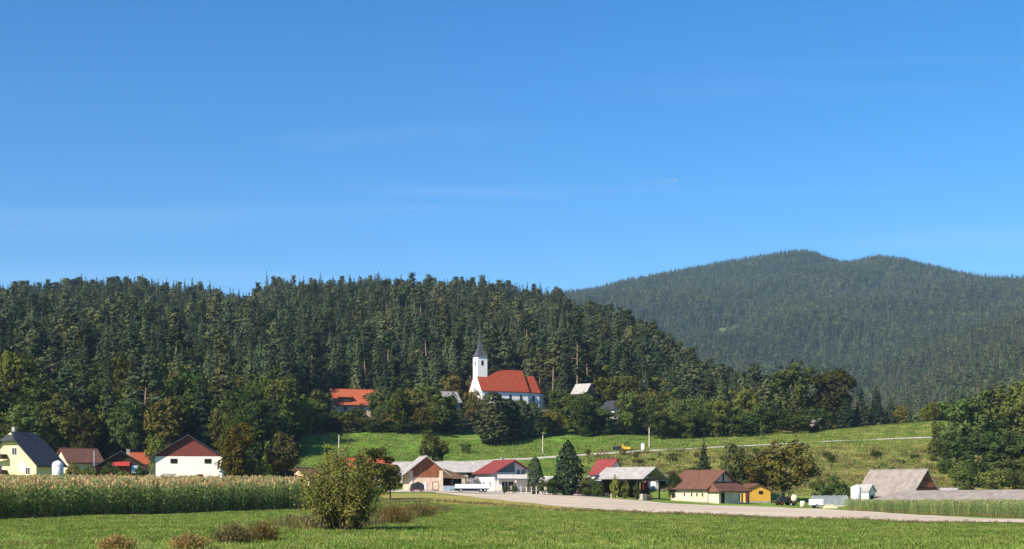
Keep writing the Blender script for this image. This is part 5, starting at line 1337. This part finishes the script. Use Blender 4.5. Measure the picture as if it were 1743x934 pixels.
scatter('dry_weeds', np.stack([Wp[:, 0], Wp[:, 1], Z(Wp[:, 0], Wp[:, 1])], 1), rng.uniform(0, 6.28, len(Wp)), np.stack([s_]*3, 1), rng.integers(0, 3, len(Wp)), WEED, 'dry brown weeds along the field margins', 'weeds')

def clump_mesh(seed, n, w, h):
    r = np.random.default_rng(seed); V = []; mi = []
    for i in range(n):
        a = r.uniform(0, 6.28); q = r.uniform(0, 1)**.6; c = np.array([math.cos(a), math.sin(a)*.7, 0]); s_ = np.array([-math.sin(a), math.cos(a), 0])*r.uniform(.006, .012)
        hh = h*(1-.55*q*q)*r.uniform(.45, 1.08); p0 = c*q*w*.24*r.uniform(.3, 1) + np.array([0, 0, -.02]); p2 = c*q*w*.5 + [0, 0, hh]; p1 = (p0+p2)/2 + [0, 0, hh*.12]
        V += [p0-s_, p0+s_, p1+s_, p1-s_, p1-s_, p1+s_, p2+s_*.5, p2-s_*.5]; g = 1 if r.uniform() < .3 else 0; mi += [g, g]
        for k in range(2):
            t = r.uniform(.35, 1); c2 = p0*(1-t)+p2*t + r.normal(size=3)*.03; e = rnd_dirs(2, r)*r.uniform(.025, .05); V += [c2-e[0], c2-e[1], c2+e[0], c2+e[1]]; mi.append(g if k else 0)
    V = np.array(V); return np_mesh('weed_leaves', V, np.arange(len(V)).reshape(-1, 4), [M['dry'], M['leaf']], mi)
def weed_clump(px, py, wpx, hpx, label, tint=(1, 1, 1)):
    x, dd_ = ground_hit(px, py); r = np.random.default_rng(int(px)); w = wpx*1.35*dd_/F; h = hpx*1.1*dd_/F
    root = empty('dry_weed_clump', (x, dd_, float(Z(x, dd_)))); tag(root, label, 'weeds')
    o = obj('foliage', clump_mesh(int(px), 620, w, h), root); o.color = (*tint, 1); o['kind'] = 'stuff'
    mb = []
    for i in range(26):
        a = r.uniform(0, 6.28); b = r.uniform(0, w*.35); mb.append((*tube_q([(math.cos(a)*b*.7, math.sin(a)*b*.4, -.05), (math.cos(a)*b, math.sin(a)*b*.6, h*r.uniform(.6, 1.05))], [.009, .004], 4), 0))
    V, Q, _ = join(mb); obj('stems', np_mesh('weed_stems', V, Q, [M['dry']]), root)
weed_clump(398, 926, 74, 36, 'dark dry weed clump on the mown grass, middle of three', (.75, .8, .8))
weed_clump(446, 922, 66, 34, 'browner dry weed clump closest to the big bush', (1.0, .85, .7))
weed_clump(322, 936, 66, 28, 'pale dry weed clump at the bottom edge left of the dark one', (1.25, 1.1, .9))
weed_clump(198, 938, 60, 28, 'small straw-coloured weed clump at the bottom left', (1.3, 1.2, .9))
weed_clump(560, 900, 60, 26, 'dry weed clump under the left side of the big bush', (1.1, 1.0, .8))
weed_clump(668, 892, 90, 36, 'reddish-brown weed clump right of the big bush', (1.05, .8, .65))
weed_clump(715, 880, 70, 26, 'low reddish-brown weed clump trailing toward the tan field', (1.0, .85, .7))

# the near bush: many thin upright stems with small leaves
def near_bush():
    x, dd_ = ground_hit(582, 903); r = np.random.default_rng(5)
    root = empty('riverside_bush', (x, dd_, float(Z(x, dd_)))); tag(root, 'big loose olive bush with upright twigs in the middle foreground', 'bush')
    st, P, N = [], [], []
    for i in range(130):
        a = r.uniform(0, 6.28); lean = r.uniform(.1, 1.0)
        hgt = r.uniform(2.6, 5.3)*(1-.35*lean**2); rad = 2.9*lean
        b0 = np.array([math.cos(a)*rad*.35, math.sin(a)*rad*.35, -.1]); b2 = np.array([math.cos(a)*rad, math.sin(a)*rad*.9, hgt]) + r.normal(size=3)*.15; b1 = (b0+b2)/2 + np.array([math.cos(a), math.sin(a), 0])*.25 + r.normal(size=3)*.1
        st.append((*tube_q([b0, b1, b2], [.035, .02, .006], 5), 0))
        pts = [(b0, b1, b2)]
        for k in range(5):
            t = r.uniform(.25, .9); c = b0*(1-t)**2 + 2*b1*t*(1-t) + b2*t*t; e = c + np.array([r.normal()*.35, r.normal()*.35, r.uniform(.2, .8)])
            st.append((*tube_q([c, e], [.010, .003], 4), 0)); pts.append((c, (c+e)/2, e))
        for q0, q1, q2 in pts:
            n = 30 if q0 is b0 else 21
            t = r.uniform(.12 if q0 is b0 else .1, 1, n)[:, None]; c = q0*(1-t)**2 + 2*q1*t*(1-t) + q2*t*t
            P.append(c + r.normal(size=(n, 3))*.13); N.append(r.normal(size=(n, 3))*.8 + np.array([math.cos(a)*.6, math.sin(a)*.6, .5]))
    P, N = np.concatenate(P), np.concatenate(N)
    V, Q = cards(P, N, r.uniform(.045, .09, len(P)), .6, r)
    o = obj('leaves', np_mesh('bush_leaves', V, Q, [M['leaf']]), root); o.color = (3.0, 1.88, 1.7, 1)
    V, Q, _ = join(st); obj('stems', np_mesh('bush_stems', V, Q, [M['bark']]), root)
near_bush()

# faint contrail high in the sky
def contrail():
    m, n, l, out = nodes_of('ice_cloud'); dfs = n.new('ShaderNodeBsdfDiffuse'); dfs.inputs['Color'].default_value = (.9, .9, .9, 1); t = n.new('ShaderNodeBsdfTransparent'); ms = n.new('ShaderNodeMixShader'); ms.inputs['Fac'].default_value = .12
    l.new(t.outputs[0], ms.inputs[1]); l.new(dfs.outputs[0], ms.inputs[2]); l.new(ms.outputs[0], out.inputs['Surface'])
    D_ = 9500.0; a = Vector(((1095-CX)*D_/F, D_, zy(312, D_))); b = Vector(((1168-CX)*D_/F, D_+600, zy(307.5, D_+600)))
    o = MB().tube((0, 0, 0), b-a, 4, 9, 8).build('contrail', m, None); o.location = a; tag(o, 'short faint white contrail high over the mountain', 'contrail')
contrail()

# ------------------------------------------------------------------ haze
m, n, l, out = nodes_of('haze_air')
pv = n.new('ShaderNodeVolumePrincipled'); pv.inputs['Color'].default_value = (0.48, 0.72, 1.0, 1); pv.inputs['Density'].default_value = 0.000062; pv.inputs['Anisotropy'].default_value = 0.0
l.new(pv.outputs[0], out.inputs['Volume'])
hb = MB().box(-4200, 4200, -400, 6200, -8, 680).build('haze', m, None); tag(hb, 'thin blue haze filling the valley air', 'haze', kind='stuff')
SC.cycles.volume_max_steps = 64
SC.cycles.max_bounces = 6
SC.cycles.transparent_max_bounces = 8
